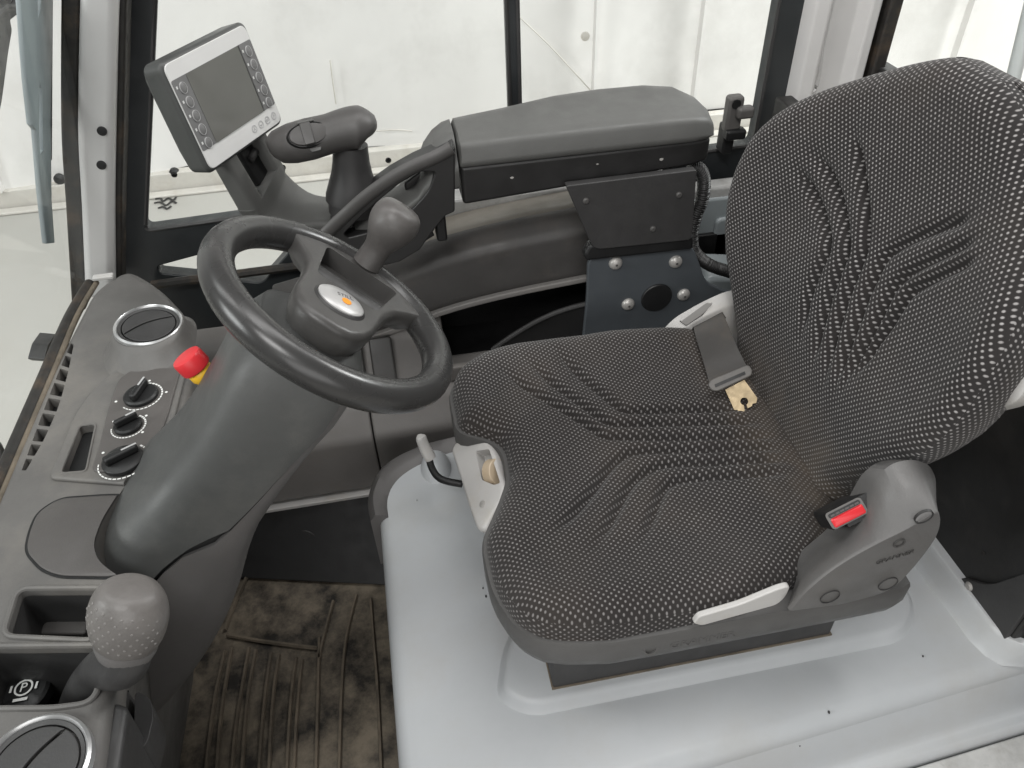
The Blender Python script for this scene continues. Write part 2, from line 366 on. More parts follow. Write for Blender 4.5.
# --- front pillar between windscreen and door
pil=thing('front_pillar','grey painted front pillar with two dark round holes','pillar',(-.5,1.15,.3))
def strip(left,right,y0,dy,name,m,parent,bev=.006):
    bm=B(); l=smooth_path(left,6); r=smooth_path(right,6)
    rs=[[(p.x,y0,p.z),(q.x,y0,q.z),(q.x,y0+dy,q.z),(p.x,y0+dy,p.z)] for p,q in zip(l,r)]
    rings(bm,rs); return obj(name,bm,m,parent,bevel=bev)
strip([(-0.3098,1.15,1.06),(-0.3591,1.15,0.9432),(-0.4248,1.15,0.7789),(-0.4652,1.15,0.6591),(-0.5185,1.15,0.5033)],[(-0.2651,1.15,1.058),(-0.3126,1.15,0.9395),(-0.3754,1.15,0.7735),(-0.4197,1.15,0.6532),(-0.4741,1.15,0.4963)],1.15,.06,'pillar_body',M_pil,pil,.012)
strip([(-0.3325,1.16,1.06),(-0.3825,1.16,0.9425),(-0.448,1.16,0.7773),(-0.4885,1.16,0.6569),(-0.548,1.16,0.4812)],[(-0.3102,1.16,1.059),(-0.3599,1.16,0.9408),(-0.4259,1.16,0.7749),(-0.4665,1.16,0.654),(-0.5272,1.16,0.4778)],1.158,.03,'windscreen_seal',M_seal,pil,.004)
strip([(-0.272,1.17,1.055),(-0.3204,1.17,0.9352),(-0.3846,1.17,0.7664),(-0.4298,1.17,0.644),(-0.4853,1.17,0.4845)],[(-0.2582,1.17,1.054),(-0.3057,1.17,0.934),(-0.3685,1.17,0.7647),(-0.4142,1.17,0.642),(-0.4702,1.17,0.4821)],1.17,.04,'door_seal',M_seal,pil,.004)
for c in [(-0.3912,1.149,0.7742),(-0.4099,1.149,0.7251)]:
    bm=B(); lathe(bm,V(c)+V((0,.001,0)),(0,-1,0),[(.0065,0),(.0065,.003),(.004,.0035)],18); obj('plug_hole',bm,M_blk,pil)
# --- windscreen
ws=thing('windscreen','clear raked windscreen beside the dash','windscreen',(-.478,.65,.56))
bl=V((-.482,1.15,.565)); bt=V((-.372,1.15,.95)); d=(bt-bl)
bm=B(); rs=[]
for y in (1.16,-.1):
    rs.append([(bl.x-d.x*.3,y,bl.z-d.z*.3),(bl.x+d.x*1.4,y,bl.z+d.z*1.4),(bl.x+d.x*1.4-.005,y,bl.z+d.z*1.4),(bl.x-d.x*.3-.005,y,bl.z-d.z*.3)])
rings(bm,rs); obj('pane',bm,M_glass,ws)
bm=B(); tube(bm,smooth_path([(-0.4728,1.091,0.566),(-0.4813,1.002,0.566),(-0.4815,0.8746,0.566),(-0.4818,0.7761,0.566),(-0.482,0.6831,0.566),(-0.4817,0.5832,0.566),(-0.48,0.4702,0.566)],6),.0085,10); obj('bottom_seal',bm,M_seal,ws)
bm=B(); tube(bm,smooth_path([V(p)+V((.010,0,.001)) for p in [(-0.4728,1.091,0.566),(-0.4813,1.002,0.566),(-0.4815,0.8746,0.566),(-0.4818,0.7761,0.566),(-0.482,0.6831,0.566),(-0.4817,0.5832,0.566),(-0.48,0.4702,0.566)]],6),.004,10); obj('seal_lip',bm,M_edge,ws)
# --- wiper outside the glass
wp=thing('windscreen_wiper','grey green wiper arm with blade outside the windscreen','wiper',(-.5,.95,.5))
def wsp(pts,off): 
    n=V((-d.z,0,d.x)).normalized(); return [V(p)+n*0 for p in pts]
WP=[(-0.3756,1.082,1.025),(-0.3823,1.21,1.001),(-0.4005,1.185,0.9377),(-0.4374,1.114,0.8086),(-0.4645,1.075,0.7136),(-0.4814,1.063,0.6544),(-0.4764,1.029,0.6719),(-0.455,1.035,0.747),(-0.4337,1.048,0.8213),(-0.4305,1.035,0.8324),(-0.4155,1.04,0.8851),(-0.3916,1.058,0.9687)]
bm=B(); prism(bm,WP,(-.006,0,.002)); ar=obj('wiper_arm',bm,M_steelgrey,wp,bevel=.0015)
cs=[]
for pl in ([(-0.3901,1.127,0.974),(-0.3888,1.157,0.9786),(-0.3995,1.125,0.9411),(-0.4012,1.113,0.935)],[(-0.42,1.087,0.8693),(-0.4234,1.093,0.8574),(-0.4432,1.065,0.7883),(-0.443,1.051,0.7889),(-0.4351,1.06,0.8167)]):
    b=B(); prism(b,[V(p)+V((.02,0,-.006)) for p in pl],(-.05,0,.014)); cs.append(b)
cut(ar,cs)
bm=B(); prism(bm,[(-0.387,1.206,1.002),(-0.3882,1.231,0.9979),(-0.4066,1.203,0.9337),(-0.4579,1.114,0.7541),(-0.4563,1.101,0.7597),(-0.4051,1.181,0.9391)],(-.012,0,.003)); obj('wiper_blade',bm,M_frame,wp)
bm=B(); prism(bm,rpoly([(-0.5358,1.054,0.5096),(-0.5335,1.013,0.5179),(-0.5357,0.9869,0.5101),(-0.5409,1.006,0.492),(-0.5406,1.047,0.493)],.004),(-.02,0,.006)); obj('spindle_cover',bm,M_dk,wp)
# --- mirror arm upper left
mr=thing('mirror_bracket','black mirror bracket at the upper corner outside the windscreen','mirror',(-.7,1.0,1.0))
mp=[(-0.6247,1.755,0.8835),(-0.6477,1.708,0.8031),(-0.647,1.659,0.8055),(-0.6521,1.662,0.7876),(-0.6607,1.622,0.7575),(-0.6777,1.555,0.6983),(-0.6874,1.502,0.6642),(-0.6547,1.519,0.7787),(-0.6133,1.557,0.9234)]
bm=B(); prism(bm,rpoly(mp,.006),(-.03,0,.01)); obj('mirror_arm',bm,M_blk,mr,bevel=.004)
bm=B(); tube(bm,smooth_path([(-0.6163,1.499,0.843),(-0.6157,1.575,0.845),(-0.6186,1.628,0.8351),(-0.6151,1.659,0.8473)],5),.006,8); obj('hinge_clamp',bm,M_dk,mr)
bm=B(); tube(bm,smooth_path([(-0.5869,0.8696,0.4707),(-0.5961,0.8836,0.4388),(-0.6042,0.8731,0.4103),(-0.6073,0.8448,0.3996)],5),.004,8); tag(obj('washer_hose',bm,M_dk),'short dark hose loop outside the windscreen at the left edge','hose')
# --- rear pillar, rear window
rp=thing('rear_pillar','light grey rear pillar with a moulded groove beside the backrest','pillar',(.76,1.24,.3))
bm=B(); rs=[]
for z in (.0,.5,.8,1.3): rs.append([(.700,1.235,z),(.712,1.215,z),(.735,1.21,z),(.745,1.222,z),(.79,1.222,z),(.80,1.20,z),(.818,1.20,z),(.825,1.30,z),(.70,1.30,z)])
rings(bm,rs); obj('pillar_body',bm,M_pil,rp,bevel=.004)
bm=B(); rs=[]
for z in (.0,.5,.8,1.3): rs.append([(.8255,1.19,z),(.848,1.19,z),(.848,1.27,z),(.8255,1.27,z)])
rings(bm,rs); obj('rear_seal',bm,M_seal,rp,bevel=.004)
g=[(0.7389,1.222,0.7748),(0.7451,1.222,0.7353),(0.745,1.222,0.6983),(0.7335,1.222,0.6925)]
bm=B(); tube(bm,smooth_path(g,5),.006,8,.003); obj('moulded_groove',bm,M_pil,rp)
rw=thing('rear_window','rear cab window with pale grey strut behind the backrest','window',(.85,.7,.75))
bm=B(); box(bm,(.85,.65,1.02),(.005,1.12,.62)); obj('pane',bm,M_glass,rw)
bm=B(); a_=V([(0.9,0.9717,0.7893)][0]); b_=V([(0.9,0.9877,0.8719)][0]); tube(bm,[a_+(a_-b_)*1.5,b_+(b_-a_)*2],.010,10); obj('wiper_strut',bm,M_pil,rw)
bm=B(); box(bm,(.85,.65,.71),(.03,1.14,.05)); obj('window_frame',bm,M_bulk,rw,bevel=.004)
# --- rear bulkhead
bh=thing('rear_bulkhead','black rear bulkhead panel behind the driver seat','panel',(.66,.6,.0))
bm=B(); prism(bm,[(.662,.385,.0),(.662,1.2,.0),(.662,1.2,.70),(.662,.60,.70),(.662,.545,.62),(.662,.46,.585),(.662,.385,.58)],(.03,0,0)); obj('panel',bm,M_bulk,bh,bevel=.004)
bm=B(); prism(bm,rpoly([(.661,.388,.30),(.661,.47,.315),(.661,.478,.335),(.661,.44,.37),(.661,.410,.44),(.661,.388,.47)],.02),(-.006,0,0)); obj('kick_plate',bm,M_dk,bh,bevel=.003)
bm=B(); lathe(bm,[(0.656,0.4603,0.3401)][0],(-1,0,0),[(.006,-.004),(.006,.002),(.004,.004)],16); obj('screw',bm,M_bolt,bh)
bm=B(); lathe(bm,[(0.6615,0.4723,0.3922)][0],(-1,0,0),[(.0025,-.003),(.0025,.001)],12); obj('screw',bm,M_seal,bh)
bm=B(); prism(bm,[(.662,.385,.595),(.662,.50,.62),(.662,.56,.665),(.662,.60,.72),(.662,.385,.72)],(.04,0,0)); obj('upper_corner_panel',bm,M_steelgrey,bh,bevel=.004)
bm=B(); prism(bm,[(.70,-.05,.0),(.70,.385,.0),(.70,.385,.72),(.70,-.05,.72)],(.03,0,0)); obj('side_return',bm,M_bulk,bh)
# ================================================================ far side trim below the door window
ft=thing('side_trim','dark grey plastic side trim with storage pocket below the armrest','trim',(0,1.1,0))
XL,XR=-.46,.66
TOPZ=[(-.46,.445),(-.27,.484),(-.15,.507),(-.03,.535),(.07,.562),(.31,.588),(.66,.60)]
def extr(prof,x0,x1,name,m,rise=0,bev=.004,nseg=2):
    if rise=='top': nseg=24
    bm=B(); rs=[]
    for i in range(nseg):
        x=x0+(x1-x0)*i/(nseg-1); rs.append([(x,y,z+(cinterp(x,TOPZ) if rise=='top' else rise*x)) for y,z in prof])
    rings(bm,rs); return obj(name,bm,m,ft,bevel=bev)
def arcp(pts,r=.02): return [(p.y,p.z) for p in rpoly([(0,y,z) for y,z in pts],r,6)]
extr(arcp([(.955,.16),(.952,.285),(.985,.335),(1.06,.36),(1.06,.16)],.012),XL,-.0905,'footwell_panel',M_trim)
extr(arcp([(.955,.16),(.952,.287),(.985,.337),(1.06,.36),(1.06,.16)],.012),-.0885,XR,'footwell_panel',M_trim)
extr([(.945,.150),(.945,.158),(.99,.158),(.99,.150)],-.36,-.095,'edge_strip',M_lite,bev=.002)
extr(arcp([(1.0,.345),(1.075,.425),(1.10,.43),(1.14,.43),(1.14,.30),(1.0,.30)],.015),XL,.052,'shelf',M_trim,bev=.004)
# raised panels on the shelf seen through the steering wheel
for x in (-.155,-.105,-.055):
    bm=B(); prism(bm,rpoly([(x-.019,1.004,.352),(x+.019,1.004,.352),(x+.019,1.06,.412),(x-.019,1.06,.412)],.006),(0,-.012,.012)); obj('shelf_panel',bm,M_hub,ft,bevel=.004)
bm=B(); rs=[]
# pocket: real open cavity with floor, back and ends
bm=B(); box(bm,(.33,1.085,.336),(.56,.17,.01)); box(bm,(.33,1.165,.40),(.56,.01,.14)); box(bm,(.6,1.085,.40),(.01,.16,.12)); obj('pocket',bm,M_blk,ft,bevel=.002)
extr(arcp([(1.0,.345),(1.0,.375),(1.012,.375),(1.012,.345)],.004),.052,.60,'pocket_lip',M_trim,bev=.003)
extr(arcp([(1.08,-.118),(1.064,-.104),(1.070,-.022),(1.10,0),(1.15,-.002),(1.15,-.118)],.012),-.22,.47,'bolster',M_bol,rise='top')
extr(arcp([(1.075,-.122),(1.058,-.116),(1.058,-.106),(1.085,-.106),(1.085,-.122)],.003),-.22,.47,'bolster_edge',M_trim,rise='top',bev=.002)
extr(arcp([(1.108,-.03),(1.106,-.002),(1.12,.002),(1.19,-.010),(1.19,-.03)],.006),-.045,.47,'ledge',M_ledge,rise='top')
extr([(1.188,.50),(1.188,.584),(1.225,.588),(1.225,.50)],.03,.48,'sill',M_sill,bev=.006)
extr([(1.175,.40),(1.175,.556),(1.20,.562),(1.20,.40)],.482,.80,'sill',M_sill,bev=.006)
bm=B(); prism(bm,rpoly([(.49,1.17,.30),(.80,1.17,.30),(.80,1.17,.535),(.49,1.17,.538)],.01),(0,.012,0)); obj('rear_side_panel',bm,M_steelgrey,ft,bevel=.006)
bm=B(); prism(bm,rpoly([(.572,1.16,.30),(.80,1.16,.30),(.80,1.16,.495),(.572,1.16,.50)],.012),(0,.012,0)); obj('access_cover',bm,M_steelgrey,ft,bevel=.006)
bm=B(); prism(bm,rpoly([(.50,1.06,.33),(.66,1.06,.33),(.66,1.06,.42),(.52,1.06,.445)],.02),(0,.06,.02)); obj('corner_bracket',bm,M_steelgrey,ft,bevel=.008)
# collar round the hood corner
cp=smooth_path([V((.20,.925,0)),V((.06,.918,0)),(-.02,.905,0),(-.078,.872,0),(-.103,.815,0),(-.102,.765,0)],6)
bm=B(); ci=smooth_path([V((.20,.872,0)),V((.06,.868,0)),(.0,.852,0),(-.042,.828,0),(-.064,.795,0),(-.066,.765,0)],6)
zz=lambda p:.315-.10*sstep(.86,.76,p.y)*0
rs=[]
for p,q in zip(cp,ci):
    lo=.19
    rs.append([(p.x,p.y,lo),(p.x,p.y,.296),((p.x*.75+q.x*.25),(p.y*.75+q.y*.25),.308),((p.x*.45+q.x*.55),(p.y*.45+q.y*.55),.306),(q.x,q.y,.290),(q.x,q.y,lo)])
rings(bm,rs); obj('hood_collar',bm,M_shroud,ft,ang=50)
# pedal board
pd=thing('accelerator_pedal','black pedal board with a round dimple at the end of the footwell','pedal',(-.24,.92,0))
bm=B(); PQ=[(-0.3934,0.9254,0.012),(-0.1025,0.8468,0.012)]
p0,p1=V(PQ[0]),V(PQ[1])
t0,t1=p0+V((.0,.045,.145)),V((-.092,.955,.145))
nrm=(p1-p0).cross(t0-p0).normalized()
if nrm.y>0: nrm=-nrm
prism(bm,rpoly([p0,p1,t1,t0],.008),-nrm*.012); obj('pedal_plate',bm,M_blk,pd,bevel=.003)
c=(p0+p1+t0+t1)/4
bm=B(); lathe_closed(bm,c+nrm*.0005,nrm,[(.020,0),(.020,.003),(.026,.003),(.027,0)],36); obj('pedal_dimple',bm,M_dk,pd)
# ================================================================ hood under the seat
hd=thing('engine_hood','pale grey painted metal hood that carries the driver seat','hood',(.28,.6,0))
HZ=.300
ho=rpoly([(-.088,.309,HZ),(-.090,.868,HZ),(.02,.898,HZ),(.86,.90,HZ),(.86,.376,HZ)],[.06,.06,.06,.06,.06],8)
bm=B()
def offs(pts,dd,z):
    c=V((.28,.6,0)); out=[]
    n=len(pts)
    for i,p in enumerate(pts):
        t=(pts[(i+1)%n]-pts[i-1]); nn=V((t.y,-t.x,0)).normalized()
        if nn.dot(V((p.x,p.y,0))-c)<0: nn=-nn
        out.append(V((p.x,p.y,0))+nn*dd+V((0,0,z)))
    return out
rs=[]
for k in range(7):
    a=math.pi/2*k/6; rs.append(offs(ho,-.022+.022*math.sin(a),HZ-.022+.022*math.cos(a)))
rs=rs[::1]; rs.append(offs(ho,0,.20)); rings(bm,rs); obj('hood_top',bm,M_hood,hd,ang=55)
bm=B(); prism(bm,[(-.090,.1,.0),(-.096,.86,.0),(-.080,.86,.0),(-.076,.1,0)],(0,0,.2)); obj('side_panel',bm,M_bulk,hd)
bm=B(); tube(bm,[(-.098,.10,.012),(-.1,.5,.012),(-.106,.85,.012)],.006,8); obj('floor_trim',bm,M_edge,hd)
# raised plinth
po=rpoly([(0.037,0.4523,0.3),(0.0722,0.425,0.3),(0.5595,0.4265,0.3),(0.603,0.474,0.3),(0.5928,0.5445,0.3),(0.1548,0.6196,0.3),(0.0607,0.5293,0.3)],.035,6)
bm=B(); rs=[]
def offc(pts,dd,z):
    c=sum(pts,V())/len(pts); n=len(pts); out=[]
    for i,p in enumerate(pts):
        t=(pts[(i+1)%n]-pts[i-1]); nn=V((t.y,-t.x,0)).normalized()
        if nn.dot(p-c)<0: nn=-nn
        q=p+nn*dd; out.append(V((q.x,q.y,z)))
    return out
for dd,z in ((.004,.2985),(.001,.3008),(-.002,.304),(-.005,.310),(-.008,.3138),(-.013,.3150)): rs.append(offc(po,dd,z))
rings(bm,rs); obj('plinth',bm,M_hood,hd,ang=60)
bm=B(); lathe(bm,V([(0.0062,0.8487,0.3)][0])+V((0,0,-.004)),(0,0,1),[(.036,0),(.032,.012),(.022,.022),(.010,.026),(.001,.027)],24,1,.7); obj('lever_boss',bm,M_hood,hd)
# rear lip and near step
bm=B(); rs=[]
for y,sx in ((.361,.20),(.3615,.10),(.364,.05),(.372,.022),(.386,.008),(.41,.002),(.5,0),(.9,0)):
    rs.append([(.632+sx,y,.298),(.640+sx,y+sx*.02,.306),(.645+sx,y+sx*.06,.330),(.650+sx,y+sx*.08,.336),(.664+sx,y+sx*.16+.0,.336),(.664+sx,y+sx*.16,.298)])
rings(bm,rs); obj('rear_lip',bm,M_hood,hd,bevel=.003)
nl=[V((-.088,.311,0)),V((.2,.3305,0)),V((.40,.344,0)),V((.64,.360,0)),V((.80,.371,0))]
prof=[(0.006,.290),(-.002,.277),(-.012,.246),(-.017,.232),(-.021,.2245),(-.026,.222),(-.031,.2235),(-.036,.222),(-.040,.214),(-.042,.10),(0.006,.10)]
nl=smooth_path(nl,3)
bm=B(); rs=[[(p.x,p.y+dy,z) for dy,z in prof] for p in nl]; rings(bm,rs); obj('near_step',bm,M_hood,hd,ang=75)
sl=thing('door_sill','scuffed bright metal door sill in the near corner','sill',(.5,.2,.15))
bm=B(); rs=[[(p.x,p.y+dy,z) for dy,z in ((-.043,.214),(-.08,.207),(-.30,.20),(-.30,.15),(-.043,.15))] for p in nl]; rings(bm,rs); obj('sill_plate',bm,M_sill,sl,bevel=.003)
# dirt specks that lie on the hood: small dark chips
for i,(px) in enumerate([(-0.0296,0.7874,0.3015),(0.5667,0.4017,0.3015),(0.419,0.359,0.3015),(0.3676,0.3289,0.3015),(0.0449,0.6116,0.3015),(0.0469,0.5983,0.3015)]):
    r=.0008+.0006*(i%3)
    bm=B(); lathe(bm,px,(0,0,1),[(r,-.001),(r*.8,.0008),(r*.3,.0012)],7,1,.7); obj('paint_chip',bm,M_dk,hd)
# ================================================================ floor mat
fm=thing('floor_mat','dirty black ribbed rubber floor mat in the footwell','mat',(-.28,.6,0))
bm=B(); rs=[]
prism(bm,rpoly([(-.56,.30,.0),(-.10,.30,.0),(-.102,.885,.0),(-.30,.925,.0),(-.56,.93,.0)],.01),(0,0,.006)); obj('mat_sheet',bm,M_mat,fm,bevel=.002)
bm=B()
def rib(P,w=.006,h=.004):
    P=smooth_path(P,6); rs=[]
    for i,p in enumerate(P):
        t=(P[min(i+1,len(P)-1)]-P[max(i-1,0)]).normalized(); s=V((t.y,-t.x,0))
        rs.append([p-s*w/2+V((0,0,.005)),p-s*w*.3+V((0,0,.006+h)),p+s*w*.3+V((0,0,.006+h)),p+s*w/2+V((0,0,.005))])
    rings(bm,rs)
for ln in ([(-0.392,0.7745,0.006),(-0.3988,0.7084,0.006),(-0.4013,0.6415,0.006),(-0.4014,0.5718,0.006)],[(-0.3806,0.7779,0.006),(-0.3857,0.7057,0.006),(-0.3872,0.6386,0.006),(-0.3849,0.5685,0.006)],[(-0.3517,0.7719,0.006),(-0.3579,0.7001,0.006),(-0.3621,0.6336,0.006),(-0.3624,0.564,0.006)],[(-0.3395,0.7656,0.006),(-0.3465,0.6977,0.006),(-0.348,0.6307,0.006),(-0.3474,0.561,0.006)],[(-0.3138,0.7547,0.006),(-0.3188,0.6921,0.006),(-0.3214,0.6254,0.006),(-0.3219,0.5559,0.006)],[(-0.3001,0.7481,0.006),(-0.3058,0.6895,0.006),(-0.3074,0.6225,0.006),(-0.307,0.5529,0.006)],[(-0.2714,0.7366,0.006),(-0.2765,0.6835,0.006),(-0.2793,0.6168,0.006),(-0.2801,0.5475,0.006)],[(-0.2613,0.7308,0.006),(-0.2652,0.6812,0.006),(-0.2684,0.6146,0.006),(-0.2696,0.5454,0.006)],
           [(-0.4403,0.7619,0.006),(-0.4472,0.7008,0.006),(-0.4494,0.6351,0.006),(-0.45,0.5741,0.006)],[(-0.461,0.721,0.006),(-0.4666,0.671,0.006),(-0.4704,0.6236,0.006),(-0.471,0.5783,0.006)],[(-0.233,0.7668,0.006),(-0.2344,0.6749,0.006),(-0.2357,0.608,0.006),(-0.2368,0.5389,0.006)],
           [(-0.3914,0.8053,0.006),(-0.332,0.7814,0.006),(-0.2669,0.7583,0.006),(-0.2363,0.7482,0.006)],[(-0.2083,0.8366,0.006),(-0.2192,0.7936,0.006),(-0.2279,0.7561,0.006),(-0.2329,0.7287,0.006)],[(-0.167,0.8407,0.006),(-0.179,0.7953,0.006),(-0.1888,0.748,0.006),(-0.1952,0.6846,0.006),(-0.1999,0.6008,0.006),(-0.2026,0.532,0.006)],[(-0.1424,0.8271,0.006),(-0.141,0.7478,0.006),(-0.139,0.6555,0.006),(-0.1402,0.5196,0.006)],[(-0.3673,0.9197,0.006),(-0.3831,0.8687,0.006),(-0.3958,0.8161,0.006)]): rib([V(p) for p in ln])
obj('mat_rib',bm,M_edge,fm)
# ================================================================ dash console
CZ=.57
dc=thing('dash_console','grey plastic dash console with air vents, rotary knobs and storage trays','dashboard',(-.38,.65,0))
co=rpoly([V(p) for p in [(-0.4796,0.4994,0.57),(-0.4797,0.7185,0.57),(-0.4769,0.8729,0.57),(-0.4643,1.071,0.57),(-0.4218,1.124,0.57),(-0.367,1.062,0.57),(-0.3145,0.973,0.57),(-0.2913,0.8737,0.57),(-0.2902,0.7753,0.57),(-0.3135,0.4871,0.57),(-0.2996,0.3312,0.57),(-0.2947,0.1835,0.57),(-0.4294,0.2095,0.57)]],[.005,.005,.02,.03,.03,.04,.03,.03,.03,.05,.02,0,0],5)
bm=B(); rs=[]
def coff(dd,z,sh=0):
    r=[]
    for q,p in zip(offc(co,dd,z),co):
        w=max(0,min(1,(p.x+.42)/.12)); r.append(V((q.x-sh*w,q.y-(sh*.5 if p.y>.95 else 0),q.z)))
    return r
for k in range(6):
    a=math.pi/2*k/5; rs.append(coff(-.016+.016*math.sin(a),CZ-.016+.016*math.cos(a)))
rs.append(coff(0,.50,.012)); rs.append(coff(0,.40,.05)); rs.append(coff(0,.2,.11)); rs.append(coff(0,.0,.15))
rings(bm,rs); body=obj('console_body',bm,M_con,dc,ang=50)
def prz(pts,z0,z1,r=.01):
    b=B(); p=rpoly([V((q[0],q[1],z0)) for q in pts],r,5); prism(b,p,(0,0,z1-z0)); return b
slot=[(-0.4106,0.6704,0.573),(-0.4079,0.7488,0.573),(-0.3882,0.748,0.573),(-0.382,0.6673,0.573)]
tr1=[(-0.4112,0.4703,0.57),(-0.4131,0.5182,0.57),(-0.3272,0.5008,0.57),(-0.3275,0.4488,0.57)]
tr2=[(-0.4303,0.4038,0.57),(-0.4312,0.4588,0.57),(-0.4009,0.4526,0.57),(-0.3179,0.4365,0.57),(-0.3176,0.3864,0.57),(-0.3476,0.3879,0.57)]
cuts=[prz(tr1,.50,.62,.008),prz(tr2,.47,.62,.012),prz(slot,.545,.62,.006)]
# side grille: a row of openings
GL=[V(p) for p in [(-0.4593,0.6884,0.57),(-0.4609,0.7428,0.57),(-0.4624,0.8061,0.57),(-0.4635,0.8741,0.57),(-0.4633,0.9377,0.57)]]
GR_=[V(p) for p in [(-0.4547,0.6875,0.57),(-0.4473,0.7381,0.57),(-0.4451,0.7985,0.57),(-0.45,0.8648,0.57),(-0.458,0.9319,0.57)]]
def gpt(P,t):
    i=min(3,int(t*4)); f=t*4-i; return P[i]+(P[i+1]-P[i])*f
for i in range(9):
    t0,t1=i/9+.012,(i+1)/9-.012
    cuts.append(prz([gpt(GL,t0),gpt(GR_,t0),gpt(GR_,t1),gpt(GL,t1)],.53,.62,.0015))
hole=[(-0.3124,0.7085,0.57),(-0.3393,0.6351,0.57),(-0.3516,0.5922,0.57),(-0.3533,0.562,0.57),(-0.3447,0.5399,0.57),(-0.3276,0.5216,0.57),(-0.2967,0.4974,0.57),(-0.2404,0.4697,0.57),(-0.2026,0.5112,0.57),(-0.2456,0.6938,0.57)]
cuts.append(prz(hole,.28,.66,.012))
cut(body,cuts,50)
bm=B(); prism(bm,[gpt(GL,0),gpt(GR_,0),gpt(GR_,.25),gpt(GR_,.5),gpt(GR_,.75),gpt(GR_,1),gpt(GL,1)],(0,0,.003)); bmesh.ops.translate(bm,verts=bm.verts,vec=(0,0,-.018)); obj('grille_floor',bm,M_blk,dc)
def sheet(name,pts,r,h,m,z=.5703,ins=None,bev=.002,parent=dc):
    p=rpoly([V((q[0],q[1],z)) for q in pts],r,6); bm=B(); rs=[p,[q+V((0,0,h)) for q in offc(p,-.0015,z)]]
    rings(bm,rs); return obj(name,bm,m,parent,bevel=bev)
# raised control surround, darker switch plate
cpn=sheet('control_surround',[(-0.4237,0.6668,0.57),(-0.4214,0.7057,0.57),(-0.4194,0.7743,0.57),(-0.4061,0.8225,0.57),(-0.384,0.854,0.57),(-0.3526,0.8616,0.57),(-0.2933,0.8482,0.57),(-0.2962,0.7398,0.57),(-0.3087,0.63,0.57)],[.01,.02,.04,.04,.03,.03,.01,.01,.01],.005,M_con)
cut(cpn,[prz(slot,.565,.60,.006),prz(hole,.55,.62,.012)])
bm=B(); prism(bm,rpoly([V(p) for p in slot],.006,5),(0,0,-.003)); bmesh.ops.translate(bm,verts=bm.verts,vec=(0,0,-.010)); obj('slot_floor',bm,M_blk,dc)
bm=B(); tube(bm,rpoly([V((p[0],p[1],.5753)) for p in slot],.006,5),.0016,6,closed=True); obj('slot_rim',bm,M_con,dc)
sheet('switch_plate',[(-0.3768,0.6634,0.576),(-0.3761,0.7064,0.576),(-0.3791,0.7771,0.576),(-0.378,0.8271,0.576),(-0.3628,0.845,0.576),(-0.2998,0.8339,0.576),(-0.3027,0.7491,0.576),(-0.312,0.6494,0.576)],[.012,.01,.03,.015,.012,.008,.01,.01],.0025,M_plate,z=.5757)
# rotary knobs with printed scales
for (px,rr,ang) in (([(-0.3411,0.7839,0.58)],.0275,1.25),([(-0.3468,0.7306,0.58)],.0215,.55),([(-0.3415,0.6714,0.58)],.030,.5)):
    c=V(px[0]); c.z=.5785
    kn=None
    bm=B(); lathe(bm,c,(0,0,1),[(rr*.74,-.001),(rr*.74,.004),(rr*.66,.006),(rr*.3,.0062),(.0005,.0062)],36); kn=obj('rotary_knob',bm,M_blk,dc)
    bm=B(); X_=V((math.cos(ang),math.sin(ang),0)); Y_=V((-X_.y,X_.x,0))
    prism(bm,[c+X_*a+Y_*b+V((0,0,.006)) for a,b in ((-rr*.60,-rr*.17),(rr*.66,-rr*.13),(rr*.66,rr*.13),(-rr*.60,rr*.17))],(0,0,.010)); obj('grip_bar',bm,M_blk,kn,bevel=.003)
    bm=B(); prism(bm,[c+X_*a+Y_*b+V((0,0,.0162)) for a,b in ((rr*.1,-.0012),(rr*.66,-.0012),(rr*.66,.0012),(rr*.1,.0012))],(0,0,.0004)); obj('pointer_mark',bm,M_pgrey,kn)
    bm=B()
    for i in range(22):
        a0=ang+math.radians(150+i*11); a1=a0+math.radians(8.2); z=V((0,0,.0002))
        def pp(r_,a_): return c+V((math.cos(a_)*r_,math.sin(a_)*r_,0))
        w=.0013+.0010*(i/21)
        prism(bm,[pp(rr*.90-w/2,a0),pp(rr*.90-w/2,a1),pp(rr*.90+w/2,a1),pp(rr*.90+w/2,a0)],z)
    for a0 in (ang-1.2,ang+.15,ang+2.0): 
        q=c+V((math.cos(a0)*rr*1.08,math.sin(a0)*rr*1.08,0)); lathe(bm,q,(0,0,1),[(.0017,0),(.0017,.0002)],8)
    obj('printed_scale',bm,M_white,kn)
# cup lid with shadow gap
lid=[(-0.4209,0.5673,0.57),(-0.4243,0.5941,0.57),(-0.4231,0.6199,0.57),(-0.4045,0.6359,0.57),(-0.3422,0.6284,0.57),(-0.306,0.6133,0.57),(-0.2926,0.5302,0.57),(-0.3204,0.5142,0.57),(-0.3781,0.5274,0.57),(-0.3984,0.5401,0.57)]
bm=B(); p=rpoly([V((q[0],q[1],.5702)) for q in lid],.02,6); prism(bm,offc(p,.0022,.5702),(0,0,.0006)); lg=obj('lid_gap',bm,M_blk,dc); cut(lg,[prz(hole,.55,.62,.012)])
ld=sheet('cup_lid',lid,.02,.0022,M_lid,z=.5705); cut(ld,[prz(hole,.55,.62,.012)])
